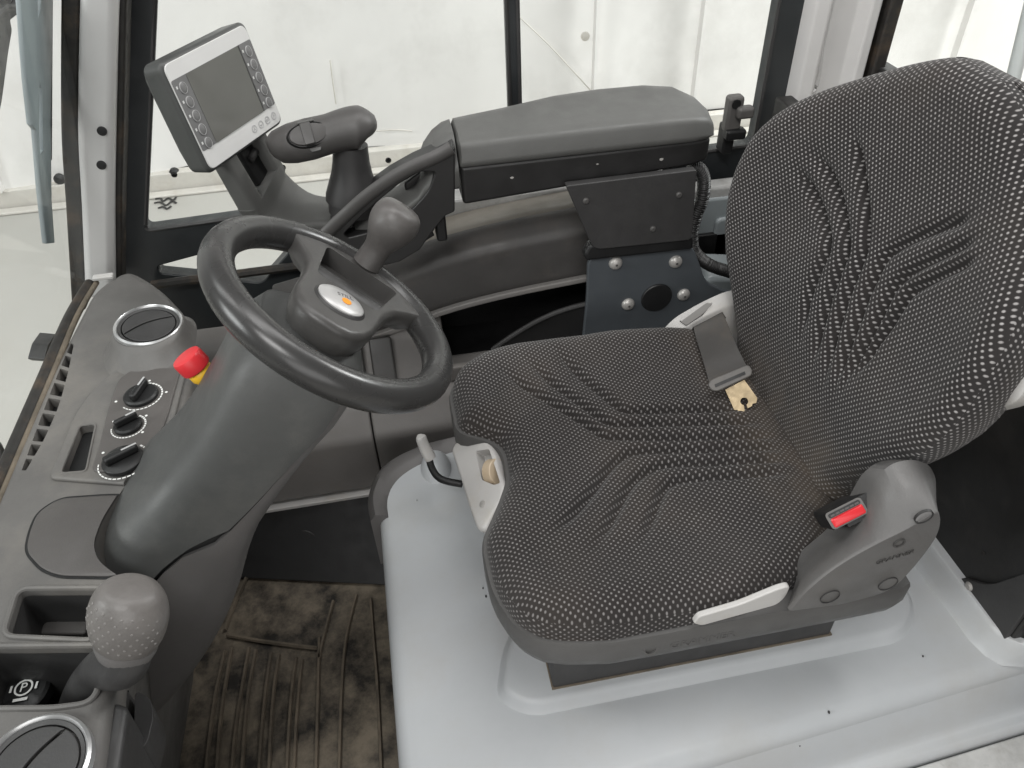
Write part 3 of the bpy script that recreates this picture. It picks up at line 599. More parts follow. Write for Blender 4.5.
# tray liners
for t_,zb,rr0 in ((tr1,.5035,.008),(tr2,.4735,.012)):
    q=rpoly([V((p[0],p[1],.5)) for p in t_],rr0,5); bm=B()
    rings(bm,[offc(q,-.0010,.563),offc(q,-.0010,zb)],cap=False); obj('tray_liner',bm,M_dk,dc)
bm=B(); prism(bm,[V((p[0],p[1],.5)) for p in tr1],(0,0,.003)); obj('tray_floor',bm,M_dk,dc)
bm=B(); prism(bm,rpoly([(-0.4327,0.5168,0.505),(-0.4131,0.5245,0.505),(-0.3685,0.5298,0.505),(-0.3668,0.494,0.505),(-0.428,0.5066,0.505)],.006),(0,0,.012)); obj('tray_step',bm,M_lid,dc,bevel=.004)
bm=B(); prism(bm,[V((p[0],p[1],.47)) for p in tr2],(0,0,.003)); obj('tray_floor',bm,M_lid,dc)
for t_ in (tr1,tr2):
    bm=B(); q=rpoly([V((p[0],p[1],.5705)) for p in t_],.010,5); tube(bm,offc(q,.003,.5705),.0028,8,closed=True); obj('tray_rim',bm,M_con,dc)
# parking brake pictogram in the lower tray
oc=V([(-0.4129,0.4459,0.515)][0]); bx=V((1,0,0)); by=V((-.12,1,0)).normalized()
bm=B(); lathe(bm,oc+V((0,0,-.004)),(0,0,1),[(.024,-.010),(.024,0),(.021,.0025),(.001,.003)],30,1,.9); rk=obj('symbol_button',bm,M_blk,dc)
bm=B(); oc2=oc+V((0,0,.0004)); ringdisc(bm,oc2,(0,0,1),.0068,.0085,.0005,28)
prism(bm,[oc2+V((-.004,.0105,0)),oc2+V((.004,.0105,0)),oc2+V((.0012,.0165,0)),oc2+V((-.0012,.0165,0))],(0,0,.0005))
prism(bm,[oc2+V((-.0065,-.0135,0)),oc2+V((.0065,-.0135,0)),oc2+V((.0065,-.0105,0)),oc2+V((-.0065,-.0105,0))],(0,0,.0005))
prism(bm,[oc2+V((-.0125,-.003,0)),oc2+V((-.0105,-.003,0)),oc2+V((-.0105,.004,0)),oc2+V((-.0125,.004,0))],(0,0,.0005))
prism(bm,[oc2+V((.0105,-.003,0)),oc2+V((.0125,-.003,0)),oc2+V((.0125,.004,0)),oc2+V((.0105,.004,0))],(0,0,.0005))
merge(bm,text_mesh('P',oc2+V((0,0,.0004)),(1,0,0),(0,1,0),.013)); obj('brake_symbol',bm,M_white,rk)
# air vents: chrome ring, round flap with curved slit
def vent(c,n,r,sl):
    n=V(n).normalized(); x,y,_=frame(n)
    bm=B(); lathe_closed(bm,c,n,[(r*.88,-.004),(r*.90,.003),(r*.945,.005),(r,.003),(r*1.015,-.004)],56); v=obj('air_vent',bm,M_chrome,dc)
    bm=B(); lathe_closed(bm,c,n,[(r*.79,-.014),(r*.80,.001),(r*.88,.0025),(r*.885,-.008)],56); obj('inner_ring',bm,M_dk,v)
    bm=B(); lathe(bm,V(c)-n*.016,n,[(r*.80,0),(r*.80,.003),(.001,.003)],40); obj('vent_well',bm,M_blk,v)
    # two flap halves, parted along a curved line
    for sgn in (1,-1):
        bm=B(); k=26; arc=[]; mid=[]
        for i in range(k+1):
            t=i/k
            a=sl+math.pi*t*sgn
            arc.append((math.cos(a)*r*.765,math.sin(a)*r*.765))
        A=arc[-1]; Bq=arc[0]
        for i in range(1,k):
            t=i/k; px=A[0]+(Bq[0]-A[0])*t; py=A[1]+(Bq[1]-A[1])*t
            nx_,ny_=-math.sin(sl),math.cos(sl); bulge=(.16*math.sin(math.pi*t)-.018*sgn*-1)*r
            mid.append((px+nx_*(bulge+sgn*.016*r),py+ny_*(bulge+sgn*.016*r)))
        pts=[V(c)+x*a+y*b-n*.0012 for a,b in arc+mid]
        prism(bm,pts,n*.003); obj('vent_flap',bm,M_dk if sgn>0 else M_dk,v,bevel=.001)
    return v
vc=V([(-0.3446,0.9044,0.6)][0]); vn=V((.10,-.05,1)).normalized()
bm=B(); rs=[]
x_,y_,_=frame(vn)
for f,zz in ((1.02,1.0),(1.07,.985),(1.16,.80),(1.34,.42),(1.6,.10),(1.85,-.12)):
    rs.append([vc+V((math.cos(a)*.043*(f if math.cos(a)<0 else 1+(f-1)*(1-.85*math.cos(a))),math.sin(a)*.043*f*(1+(.5*(f-1) if math.sin(a)<0 else 0)),0))+V((0,0,(zz-1)*.036)) for a in [2*math.pi*i/48 for i in range(48)]])
rs.insert(0,[vc+V((math.cos(a)*.030,math.sin(a)*.030,-.022)) for a in [2*math.pi*i/48 for i in range(48)]])
rings(bm,rs); obj('vent_mound',bm,M_con,dc,ang=70)
vent(vc,vn,.0435,2.1)
vent(V([(-0.3468,0.3313,0.577)][0]),(0.04,-.03,1),.0430,.2 if False else 2.6)
# corner flange by the footwell and small dark pocket below the column
bm=B(); fl=[(-0.3136,0.4316,0.5),(-0.2979,0.4212,0.5),(-0.2912,0.4018,0.5),(-0.2928,0.3783,0.5),(-0.2961,0.3715,0.5),(-0.3058,0.3772,0.5)]; prism(bm,rpoly([V(p) for p in fl],.008),(-.004,0,-.05)); obj('corner_flange',bm,M_dk,dc,bevel=.003)
bm=B(); prism(bm,[V(p) for p in [(-0.3075,0.392,0.555),(-0.2925,0.3843,0.555),(-0.2893,0.3234,0.555),(-0.3074,0.327,0.555)]],(-.02,0,-.25)); obj('side_flange',bm,M_dk,dc,bevel=.006)
bm=B(); a=V([(-0.451,1.092,0.5745)][0]); box(bm,a,(.03,.012,.006)); obj('corner_clip',bm,M_lite,dc,bevel=.002)
# ================================================================ steering column
AX=V((.62,.05,.78)).normalized(); HUB=V((-.065,.66,.766))
ef=V((-AX.z,0,AX.x)).normalized(); ef=(ef-AX*ef.dot(AX)).normalized(); ey=AX.cross(ef)   # ef front-up, ey sideways
if ey.y>0: ey=-ey
sc=thing('steering_column','dark grey two piece steering column cover below the wheel','steering column',(-.30,.64,.0))
tab_f=[(.04,.054),(.07,.068),(.10,.072),(.15,.070),(.20,.070),(.28,.081),(.33,.093),(.38,.107),(.43,.116),(.52,.112),(.60,.11),(.80,.10)]
tab_r=[(.04,.050),(.07,.056),(.10,.056),(.14,.050),(.20,.046),(.26,.046),(.32,.056),(.38,.072),(.46,.086),(.56,.090),(.66,.08),(.80,.06)]
tab_y=[(.04,.055),(.07,.070),(.10,.076),(.14,.078),(.28,.079),(.40,.084),(.60,.088),(.80,.085)]
def colpt(t,phi,k=1.0):
    c=HUB-AX*t; a=cinterp(t,tab_f if math.cos(phi)>0 else tab_r)*k; b=(cinterp(t,tab_y)+cinterp(t,[(.25,0),(.33,.010),(.40,.022),(.5,.02)])*sstep(-.35,.45,math.cos(phi)))*k
    cs,sn=math.cos(phi),math.sin(phi); e=2/3.8
    return c+ef*(a*math.copysign(abs(cs)**e,cs))+ey*(b*math.copysign(abs(sn)**e,sn))
def colpart(name,p0,p1,t0,t1,k,m,n=30,seam=None):
    bm=B(); rs=[]; T=28
    for i in range(T+1):
        t=t0+(t1-t0)*i/T
        a0,a1=(p0,p1) if seam is None else seam(t)
        outer=[colpt(t,a0+(a1-a0)*j/n,k) for j in range(n+1)]
        inner=[colpt(t,a1+(a0-a1)*j/n,k-.06) for j in range(n+1)]
        rs.append(outer+inner)
    rings(bm,rs); return obj(name,bm,m,sc,ang=45)
def seamang(t): return R(interp(t,[(.04,118),(.12,118),(.2,104),(.28,92),(.34,84),(.42,80),(.8,78)]))
colpart('upper_cover',0,0,.052,.56,1.0,M_col,40,lambda t:(-seamang(t)+.022,seamang(t)-.022))
colpart('lower_shroud',0,0,.056,.80,.985,M_shroud,34,lambda t:(seamang(t)+.012,2*math.pi-seamang(t)-.012))
colpart('inner_core',0,0,.06,.80,.93,M_blk,40,lambda t:(0.001,2*math.pi-.001))
bm=B(); rs=[]
for t,k in ((.030,.50),(.040,.80),(.052,.98),(.058,.995)): rs.append([colpt(max(t,.04),2*math.pi*j/40,k)+AX*(max(t,.04)-t) for j in range(40)])
rings(bm,rs); obj('column_head',bm,M_col,sc,ang=60)
# ================================================================ emergency stop
es=thing('emergency_stop','red mushroom emergency stop button on a yellow collar','button',[(-0.2699,0.7897,0.6)][0])
ec=V([(-0.2346,0.705,0.6603)][0]); en=V((-.30,-.10,.95)); en=(V([(-0.2527,0.735,0.6626)][0])-ec); en=V((-.42,.10,.90)).normalized()
bm=B(); lathe(bm,ec-en*.004,en,[(.012,-.03),(.012,0),(.014,.003),(.014,.010),(.013,.012)],32); obj('yellow_collar',bm,M_yel,es)
bm=B(); lathe(bm,ec+en*.009,en,[(.012,0),(.0165,.001),(.0172,.003),(.0172,.016),(.0162,.0185),(.011,.0198),(.001,.0198)],36); obj('red_cap',bm,M_red,es)
bm=B(); lathe(bm,ec-en*.05,en,[(.016,-.02),(.016,.024)],20); obj('button_stem',bm,M_dk,es)
# ================================================================ steering wheel
sw=thing('steering_wheel','dark grey steering wheel with silver centre badge and spinner knob','steering wheel',HUB)
wn=V((.8,.06,1)).normalized(); WC=HUB+V((-.0085,.0,-.0138))
wa=V((0,1,0)).cross(wn).normalized(); wb=wn.cross(wa)
th=R(71); wu=wa*math.cos(th)+wb*math.sin(th); wv=wa*math.sin(th)-wb*math.cos(th)
RC=.1225
bm=B(); rs=[]; k=96; m_=20
for i in range(k):
    a=2*math.pi*i/k; rd=wa*math.cos(a)+wb*math.sin(a); cc=WC+rd*RC
    rs.append([cc+rd*(.0162*math.cos(2*math.pi*j/m_))+wn*(.0178*math.sin(2*math.pi*j/m_)) for j in range(m_)])
rs.append(rs[0]); rings(bm,rs,cap=False); bmesh.ops.remove_doubles(bm,verts=bm.verts,dist=1e-6); obj('rim',bm,M_wheel,sw,ang=180)
half=[(-.052,.012),(-.048,.026),(-.036,.038),(-.02,.044),(.0,.046),(.018,.047),(.04,.051),(.056,.058),(.070,.071),(.080,.083)]
rimarc=[(math.sqrt(RC**2-v*v),v) for v in [.087-.174*i/20 for i in range(21)]]
pts=half+rimarc+[(u,-v) for u,v in reversed(half)]
def wp_(u,v,h): return WC+wu*u+wv*v+wn*h
bm=B(); rs=[]
for h,ii in ((-.046,-.020),(-.036,-.015),(-.026,-.010),(-.016,-.0045),(-.006,-.001),(.004,.0),(.0085,-.0012),(.0115,-.0045),(.0122,-.008)):
    ring=[]
    h0=h
    for u,v in pts:
        h=h0 if h0>-.006 else -.006+(h0+.006)*(.25+.75*sstep(.045,-.01,u))
        l=math.hypot(u-.04,v); f=1+ii/max(l,.01); ring.append(wp_(.04+(u-.04)*f,v*f,h-.05*max(0,.02-u)*0))
    rs.append(ring)
rings(bm,rs); hb=obj('hub_plate',bm,M_hub,sw,ang=55)
b=B(); rq=rpoly([wp_(.0255,-.036,-.008),wp_(.0255,.036,-.008),wp_(.097,.046,-.008),wp_(.097,-.046,-.008)],.008,5); prism(b,rq,wn*.04); cut(hb,[b],50)
bm=B(); tube(bm,[wp_(.062,-.041,-.016),wp_(.062,.041,-.016)],.0185,24); obj('recess_roll',bm,M_dk,sw)
bm=B(); lathe(bm,WC-wn*.085,wn,[(.046,0),(.047,.015),(.042,.030),(.036,.045)],40); obj('hub_boss',bm,M_hub,sw)
bm=B(); lathe(bm,wp_(-.004,0,.0115),wn,[(.0285,-.003),(.0285,.001),(.026,.003),(.0255,.0015),(.001,.0015)],44,1.0,.82,wv); obj('badge_seat',bm,M_dk,sw)
bm=B(); bc=wp_(-.004,0,.0125); lathe(bm,bc,wn,[(.0255,0),(.0255,.003),(.023,.0048),(.012,.0062),(.001,.0064)],44,1.0,.80,wv); bd=obj('centre_badge',bm,M_badge,sw)
bm=text_mesh('STILL',bc+wn*.0058+wu*.0055+wv*.001,(wv+wu*.5),(wu-wv*.5),.0078,.0006); obj('badge_lettering',bm,M_dk,bd)
bm=B(); lathe(bm,bc+wn*.0058+wv*.005-wu*.003,wn,[(.0042,0),(.0052,.001)],20); obj('badge_dot',bm,M_orange,bd)
# spinner knob
kc=V(wp_(.1165,.0,.012)); kn_=(wn+wu*.10).normalized()
bm=B(); prof=[(.0160,0),(.0150,.010),(.0145,.020),(.0165,.029),(.0215,.039),(.0250,.048),(.0262,.057),(.0250,.066),(.0220,.072),(.0185,.0748),(.0175,.0755),(.010,.077),(.001,.0775)]
pz=[(cinterp(h,[(b_,a_) for a_,b_ in prof]),h) for h in [i*.0775/30 for i in range(31)]]
lathe(bm,kc,kn_,[(a*1.07,b*1.04) for a,b in pz],36); obj('spinner_knob',bm,M_spin,sw,ang=60)
# ================================================================ parking brake lever
pl=thing('parking_brake_lever','grey dimpled leather knob on a dark lever beside the trays','lever',[(-0.3302,0.3981,0.57)][0])
kt=V([(-0.2551,0.4191,0.675)][0]); kb=V([(-0.2781,0.4059,0.613)][0])
kd=(kt-kb).normalized()
kx=(V((1,-.2,0))-kd*kd.x).normalized()
L_=(kt-kb).length
bm=B(); prof=[(.0005,-.002),(.014,.000),(.022,.004),(.0265,.013),(.0290,.026),(.0298,.038),(.0288,.050),(.0255,.062),(.0205,.070),(.0130,.074),(.0005,.0755)]
sc_=L_/.0755
pz=[(r_*1.02,h*sc_) for r_,h in prof]
tabk=[(h,r_) for r_,h in pz]
fine=[(cinterp(h,tabk),h) for h in [(-.002+ .0775*i/40)*sc_ for i in range(41)]]
lathe(bm,kb,kd,fine,44,1.05,.92,kx); kb_o=obj('knob',bm,M_knob,pl,ang=70)
# dimples: small dark studs over the front of the grip
bm=B(); yv=kd.cross(kx)
for i in range(7):
    for j in range(9):
        h=(.018+i*.0068)*sc_; a=R(-160+j*16+(8 if i%2 else 0)); r_=cinterp(h,tabk)
        if (i in (0,6) and j%8==0): continue
        nn=(kx*math.cos(a)*.92+yv*math.sin(a)*1.05).normalized(); p=kb+kd*h+kx*(math.cos(a)*r_*1.05)+yv*(math.sin(a)*r_*.92)
        lathe(bm,p-nn*.0006,nn,[(.0014,0),(.0011,.0008),(.0004,.0010)],8)
obj('grip_dimples',bm,mat('dimple_grey',(.175,.165,.158),.45,.1),kb_o)
bm=B(); lathe(bm,kb-kd*.004,kd,[(.022,-.004),(.0245,.004),(.0235,.010)],36,1.05,.92,kx); obj('knob_collar',bm,M_shroud,pl)
bm=B(); base=V([(-0.3488,0.4282,0.52)][0]); tube(bm,smooth_path([kb+kd*.004,kb-kd*.022,(kb+base)/2+V((.0,0,-.0)),base,base+V((-.03,.0,-.05))],6),[.0225,.0225,.0225,.022,.022,.022,.021,.021,.021,.0205,.0205,.0205,.02,.02,.02,.02,.02,.02,.02,.02,.02,.02,.02,.02,.02],20,.020); obj('lever_boot',bm,M_dk,pl,ang=60)
# ================================================================ display monitor
mo=thing('display_monitor','grey display monitor with round keys on a curved arm','monitor',(-.12,1.06,.68))
mc=V((-.1893,1.04,.8432)); W_=V((.5,.866,0)); n_=V((.851,-.491,.186)).normalized(); U_=n_.cross(W_)
if U_.z<0: U_=-U_
MW,MH=.167,.1315
def mp_(a,b,h=0): return mc+W_*a+U_*b+n_*h
def rect(a0,a1,b0,b1,r,h): return rpoly([mp_(a0,b0,h),mp_(a1,b0,h),mp_(a1,b1,h),mp_(a0,b1,h)],r,5)
bm=B(); rs=[rect(-.072,.072,-.05,.055,.012,-.046),rect(-MW/2-.001,MW/2+.001,-MH/2-.002,MH/2+.001,.012,-.030),rect(-MW/2-.003,MW/2+.003,-MH/2-.003,MH/2+.003,.012,-.004),rect(-MW/2,MW/2,-MH/2,MH/2,.010,-.0002)]
rings(bm,rs); case=obj('monitor_case',bm,M_case,mo,bevel=.002)
bm=B(); rings(bm,[rect(-MW/2+.001,MW/2-.001,-MH/2+.001,MH/2-.001,.010,-.001),rect(-MW/2+.002,MW/2-.002,-MH/2+.002,MH/2-.002,.010,.0008)]); bez=obj('bezel',bm,M_bezel,mo)
bm=B(); prism(bm,rect(-MW/2+.0025,MW/2-.0025,-.040,.046,.003,.0009),n_*.0004); obj('key_field',bm,M_key,mo)
bm=B(); prism(bm,rect(-.054,.052,-.040,.046,.002,.0014),n_*.0005); obj('screen',bm,M_scr,mo)
bm=B(); prism(bm,rect(.0525,.0545,-.040,.046,.0005,.0014),n_*.0006); obj('screen_edge',bm,M_dk,mo)
for s,x in ((-1,-.0670),(1,.0690)):
    for i in range(5):
        y=.034-i*.0170
        bm=B(); lathe(bm,mp_(x,y,.0013),n_,[(.0054,0),(.0054,.0010),(.0046,.0014),(.0005,.0014)],24,1.0,1.15,W_); ky=obj('key',bm,M_key,mo)
        bm=B(); lathe_closed(bm,mp_(x,y,.0013),n_,[(.0055,0),(.0055,.0014),(.0059,.0014),(.0059,0)],28,W_,1.0,1.15); obj('key_ring',bm,M_pgrey,ky)
        bm=B(); q=mp_(x-s*-.0095 if s<0 else x-.0105,y+.003,.0014); prism(bm,[q+W_*a+U_*b for a,b in ((-.0012,-.0016),(.0012,-.0016),(.0012,.0016),(-.0012,.0016))],n_*.0003); obj('key_legend',bm,M_bezel,ky)
for i in range(4):
    bm=B(); lathe_closed(bm,mp_(.022+i*.0155,-.0525,.0008),n_,[(.0038,0),(.0038,.0005),(.0052,.0005),(.0052,0)],20,W_); 
    sy=[[(-.002,-.002),(.002,-.002),(0,.0025)],[(-.0025,0),(.0025,0),(.0,-.0025)],[(-.0022,-.0016),(.0022,-.0016),(.0022,.0016),(-.0022,.0016)],[(-.0008,-.0025),(.0022,0),(-.0008,.0025)]][i]
    prism(bm,[mp_(.022+i*.0155+a,-.0525+b,.0008) for a,b in sy],n_*.0005); obj('bezel_icon',bm,M_pgrey,mo)
# curved arm with two cheeks and a clamp gap
def arm_section(c,t,w,h,side):
    t=V(t).normalized(); s=(V(side)-t*V(side).dot(t)).normalized(); u=s.cross(t)
    return rpoly([c-s*w-u*h,c+s*w-u*h,c+s*w+u*h,c-s*w+u*h],min(w,h)*.55,4)
SD=W_
ap=smooth_path([V([(-0.1826,1.052,0.7111)][0]),V([(-0.1733,1.058,0.6868)][0]),V([(-0.1506,1.063,0.6621)][0]),V([(-0.1183,1.068,0.642)][0]),V([(-0.0685,1.07,0.6293)][0])],6)
bm=B(); rs=[]
n0=len(ap)
for i,p in enumerate(ap):
    t=ap[min(i+1,n0-1)]-ap[max(i-1,0)]; f=i/(n0-1)
    side=W_*(1-sstep(.3,.9,f))+V((0,1,0))*sstep(.3,.9,f)
    rs.append(arm_section(p,t,.047-.004*f,.017+.004*f,side))
rings(bm,rs); arm=obj('monitor_arm',bm,M_arm,mo,ang=45)
t0_=(ap[1]-ap[0]).normalized(); s0=(W_-t0_*W_.dot(t0_)).normalized()
for s,w0,w1 in ((-1,.012,.013),(1,.009,.010)):
    bm=B(); A=mp_(s*.036,-.054,-.018); Bq=ap[0]+s0*(s*(.047-w1))+t0_*.012
    rings(bm,[arm_section(A,Bq-A,w0,.014,W_),arm_section((A+Bq)/2,Bq-A,(w0+w1)/2,.0155,W_),arm_section(Bq,Bq-A,w1,.0168,W_)]); obj('clamp_cheek',bm,M_arm,mo,ang=45)
hc=(mp_(0,-.06,-.02)+ap[0])/2
bm=B(); A=mp_(.012,-.05,-.030); Bq=ap[0]+s0*.014-n_*.006
rings(bm,[arm_section(A,Bq-A,.016,.008,W_),arm_section(Bq,Bq-A,.016,.008,W_)]); obj('clamp_block',bm,M_blk,mo)
bm=B(); lathe(bm,hc+s0*.026,-s0,[(.006,0),(.006,.016),(.003,.018)],16); obj('clamp_screw',bm,M_dk,mo)
# ================================================================ armrest
ar=thing('armrest','long grey armrest console with screws along its dark side','armrest',(.28,1.05,.64))
# padded top: cross-section lofted along its length
def arm_ring(x,y0,y1,zt,zl,zb,tp=.010):
    return rpoly([(x,y0+.004,zb),(x,y0,zl),(x,y0+.006,zt-.004),(x,y0+.02,zt),(x,y1-.03,zt+.008),(x,y1,zt-.01),(x,y1,zb)],[.004,.004,.006,.012,.02,.01,.004],4)
bm=B(); rs=[]
for x,y1,dz,dy in ((.099,1.105,-.006,.004),(.102,1.108,-.001,.0),(.18,1.125,.0,0),(.26,1.150,.0,0),(.33,1.158,.0,.0),(.40,1.156,.0,.0),(.440,1.142,-.001,.0),(.462,1.110,-.006,.006),(.476,1.085,-.018,.018)):
    rs.append(arm_ring(x,1.0+dy,y1,.764+dz,.734+dz*.4,.726))
rings(bm,rs); obj('top_pad',bm,M_arm,ar,ang=32)
bm=B(); rs=[]
for x,y1,dy in ((.099,1.10,.002),(.30,1.13,.002),(.44,1.12,.002),(.470,1.09,.010)):
    rs.append([(x,1.002+dy,.7275),(x,1.004+dy,.668+.06*max(0,x-.1)),(x,y1,.668+.06*max(0,x-.1)),(x,y1,.7275)])
rings(bm,rs); obj('lower_body',bm,M_armblk,ar,bevel=.006)
for px in (([(0.1717,1.005,0.7043)]),([(0.2971,1.005,0.7109)]),([(0.3936,1.005,0.7058)])):
    c=V(px[0]); bm=B(); lathe(bm,(c.x,1.008,c.z),(0,-1,.15),[(.0042,-.004),(.0042,.001),(.003,.003),(.0005,.0032)],16); obj('screw',bm,M_bolt,ar)
# front section: sweeping frame with an open loop
YA=1.0
outer=[V(p) for p in [(0.0936,1,0.76),(0.0721,1,0.7495),(0.0365,1,0.7377),(0.0029,1,0.7226),(-0.0333,1,0.7015),(-0.0649,1,0.6778),(-0.0942,1,0.6547),(-0.1279,1,0.6267),(-0.12,1,0.6088),(-0.0831,1,0.5965),(-0.0405,1,0.5868),(-0.0027,1,0.5917),(0.029,1,0.6078),(0.056,1,0.6408),(0.0722,1,0.6582),(0.0857,1,0.6628)]]
inner=[V(p) for p in [(0.0644,1,0.7271),(0.0425,1,0.7297),(0.013,1,0.7154),(-0.0176,1,0.6949),(-0.046,1,0.6737),(-0.0755,1,0.6489),(-0.071,1,0.6418),(-0.036,1,0.6468),(0,1,0.6581),(0.028,1,0.6767),(0.0503,1,0.6987)]]
bm=B(); prism(bm,outer,(0,.05,0)); fr_=obj('front_frame',bm,M_armblk,ar,bevel=0)
b=B(); prism(b,[p+V((0,-.03,0)) for p in rpoly(inner,.006)],(0,.12,0)); cut(fr_,[b],45)
bv=fr_.modifiers.new('bevel','BEVEL'); bv.width=.006; bv.segments=3; bv.limit_method='ANGLE'; bv.angle_limit=R(50); bv.harden_normals=True
bm=B(); P=smooth_path([p+V((0,.002,.002)) for p in [V(q) for q in [(0.0892,1,0.7562),(0.0691,1,0.747),(0.0334,1,0.7352),(-0.0002,1,0.72),(-0.0364,1,0.6988),(-0.0682,1,0.6751),(-0.0976,1,0.6519),(-0.1317,1,0.6222)]]],5); tube(bm,P,.010,10,.006,up=(0,1,0)); obj('frame_rail',bm,M_armd,ar)
bm=B(); prism(bm,[V(p) for p in [(0.0669,1.035,0.7135),(0.0439,1.035,0.7132),(0.0192,1.035,0.6977),(0.0211,1.035,0.6658),(0.0325,1.035,0.6628),(0.0553,1.035,0.6839)]],(0,.012,0)); obj('loop_panel',bm,M_dk,ar,bevel=.004)
bm=B(); tube(bm,smooth_path([(-0.0729,1.01,0.638),(-0.0361,1.01,0.6428),(-0.0012,1.01,0.6544),(0.0271,1.01,0.6732)],4),.0035,8); obj('loop_lip',bm,M_hub,ar)
# rounded nose piece rising to the pad
bm=B(); rs=[]
for x,zt,y1 in ((.0965,.766,1.108),(.085,.763,1.108),(.070,.753,1.108),(.056,.737,1.106),(.046,.716,1.104),(.036,.698,1.10),(.012,.682,1.09),(-.02,.668,1.085),(-.06,.655,1.08)):
    zl=interp(x,[(-.06,.625),(.0,.672),(.05,.706),(.094,.727)])
    rs.append(rpoly([(x,1.006,zl-.03),(x,1.002,min(zl,zt-.008)),(x,1.03,zt),(x,y1-.02,zt),(x,y1,zt-.015),(x,y1,zl-.03)],[.003,.006,.02,.015,.01,.003],4))
rings(bm,rs); obj('nose_cover',bm,M_arm,ar,ang=50)
bm=B(); box(bm,V([(0.064,1.02,0.6387)][0]),(.016,.03,.05)); obj('hinge_tab',bm,M_blk,ar,bevel=.004)
bm=B(); tube(bm,[V(p) for p in [(-0.0124,1.02,0.5984),(0.0235,1.02,0.6089),(0.0506,1.02,0.6238)]],.006,10); obj('pivot_rod',bm,M_dk,ar)
# ================================================================ joystick
js=thing('joystick','grey joystick grip with rocker switch standing on the armrest front','joystick',(-.05,1.05,.68))
bm=B(); jb=V([(-0.0557,1.05,0.6824)][0]); jt=V([(-0.0464,1.055,0.7623)][0])
jd=(jt-jb).normalized(); 
prof=[(.0400,-.006),(.0390,.004),(.0345,.018),(.0295,.034),(.0265,.050),(.0250,.066),(.0245,.074)]
lathe(bm,jb,jd,[(r_*.98,h) for r_,h in prof],36); obj('boot',bm,M_dk,js,ang=60)
bm=B(); lathe(bm,jb-jd*.012,jd,[(.036,-.012),(.036,.004),(.033,.007)],36); obj('boot_ring',bm,M_dk,js)
# grip: body swept from the left nose to the domed right end
gp=[V(p) for p in [(-0.152,1.045,0.764),(-0.1432,1.045,0.7672),(-0.1238,1.045,0.7701),(-0.0989,1.045,0.7737),(-0.071,1.045,0.7784),(-0.0487,1.045,0.7823),(-0.0324,1.045,0.7826),(-0.0209,1.045,0.7779),(-0.0164,1.045,0.7717)]]
gr=[.012,.0215,.0260,.0270,.0255,.0270,.0285,.022,.005]
P=smooth_path(gp,4); rr_=[interp(i/4,[(k_,v_) for k_,v_ in enumerate(gr)]) for i in range(len(P))]
bm=B(); tube(bm,P,rr_,28,[r_*1.12 for r_ in rr_],up=(0,1,0)); obj('grip',bm,M_armd,js,ang=80)
nl_=V([(-0.098,1,0.7883)][0]); nd=(V((0,0,1.2))-nl_); nd=V((.05,-.80,.55)).normalized()
gc=gp[3]; gx=(gp[4]-gp[2]).normalized(); gx=(gx-nd*gx.dot(nd)).normalized(); gy=nd.cross(gx)
if gy.z<0: gy=-gy
sc0=gc+nd*.0268
bm=B(); lathe(bm,sc0,nd,[(.032,-.014),(.0295,-.002),(.0275,.001),(.0265,.000),(.0005,.000)],36,1.0,.58,gx); rk=obj('switch_bezel',bm,M_blk,js)
bm=B(); lathe(bm,sc0+nd*.0012,nd,[(.0258,0),(.0245,.003),(.016,.0045),(.0005,.005)],32,1.0,.55,gx); obj('rocker',bm,M_armd,rk)
bm=B(); prism(bm,rpoly([sc0+gx*a+gy*b+nd*.003 for a,b in ((-.008,-.0140),(.006,-.0140),(.006,.0145),(-.008,.0145))],.002),nd*.005); obj('rocker_cap',bm,M_hub,rk,bevel=.0015)
bm=B(); prism(bm,[sc0+gx*a+gy*b+nd*.001 for a,b in ((-.011,.0145),(.012,.0145),(.012,.018),(-.011,.018))],nd*.004); obj('switch_hood',bm,M_arm,rk,bevel=.0015)
bm=B(); prism(bm,rpoly([sc0+gx*a+gy*b-nd*.004 for a,b in ((-.004,-.018),(.012,-.018),(.010,-.0225),(-.002,-.0225))],.001),nd*.003); obj('trigger',bm,M_arm,js,bevel=.001)
bm=B(); tube(bm,smooth_path([p_+V((0,-.0225,.006)) for p_ in (gp[3]+gx*.014,gp[4],gp[5],gp[6])],5),.0012,6); obj('grip_seam',bm,M_dk,js)
# ================================================================ armrest bracket
br=thing('armrest_bracket','dark blue grey steel bracket with four round bolts carrying the armrest','bracket',(.43,1.0,.33))
bm=B(); prism(bm,rpoly([V(p) for p in [(0.246,0.985,0.691),(0.442,0.985,0.6922),(0.4494,0.985,0.5748),(0.2917,0.985,0.5793)]],[.004,.004,.01,.014]),(0,.014,0)); up_=obj('upper_plate',bm,M_dk,br,bevel=.004)
bm=B(); prism(bm,[V(p) for p in [(0.2865,0.99,0.5859),(0.4541,0.99,0.5785),(0.4574,0.99,0.5528),(0.2812,0.99,0.5564),(0.2776,0.99,0.5695)]],(0,.02,0)); obj('bend_lip',bm,M_blk,br,bevel=.006)
for p in [(0.2761,0.984,0.6642),(0.4185,0.984,0.6559),(0.3831,0.984,0.6037)]:
    bm=B(); lathe(bm,V(p)+V((0,.001,0)),(0,-1,0),[(.0048,0),(.0048,.002),(.003,.0035)],16); obj('screw',bm,M_armd,br)
lo=[(0.3041,1,0.5705),(0.3247,1,0.5765),(0.4435,1,0.5617),(0.4618,1,0.5481),(0.4762,1,0.5161),(0.4917,1,0.4789),(0.5305,1,0.4549),(0.5964,1,0.4281),(0.6228,1,0.2899),(0.3919,1,0.3039),(0.2804,1,0.3246),(0.2849,1,0.4163),(0.2881,1,0.477),(0.2873,1,0.5494)]
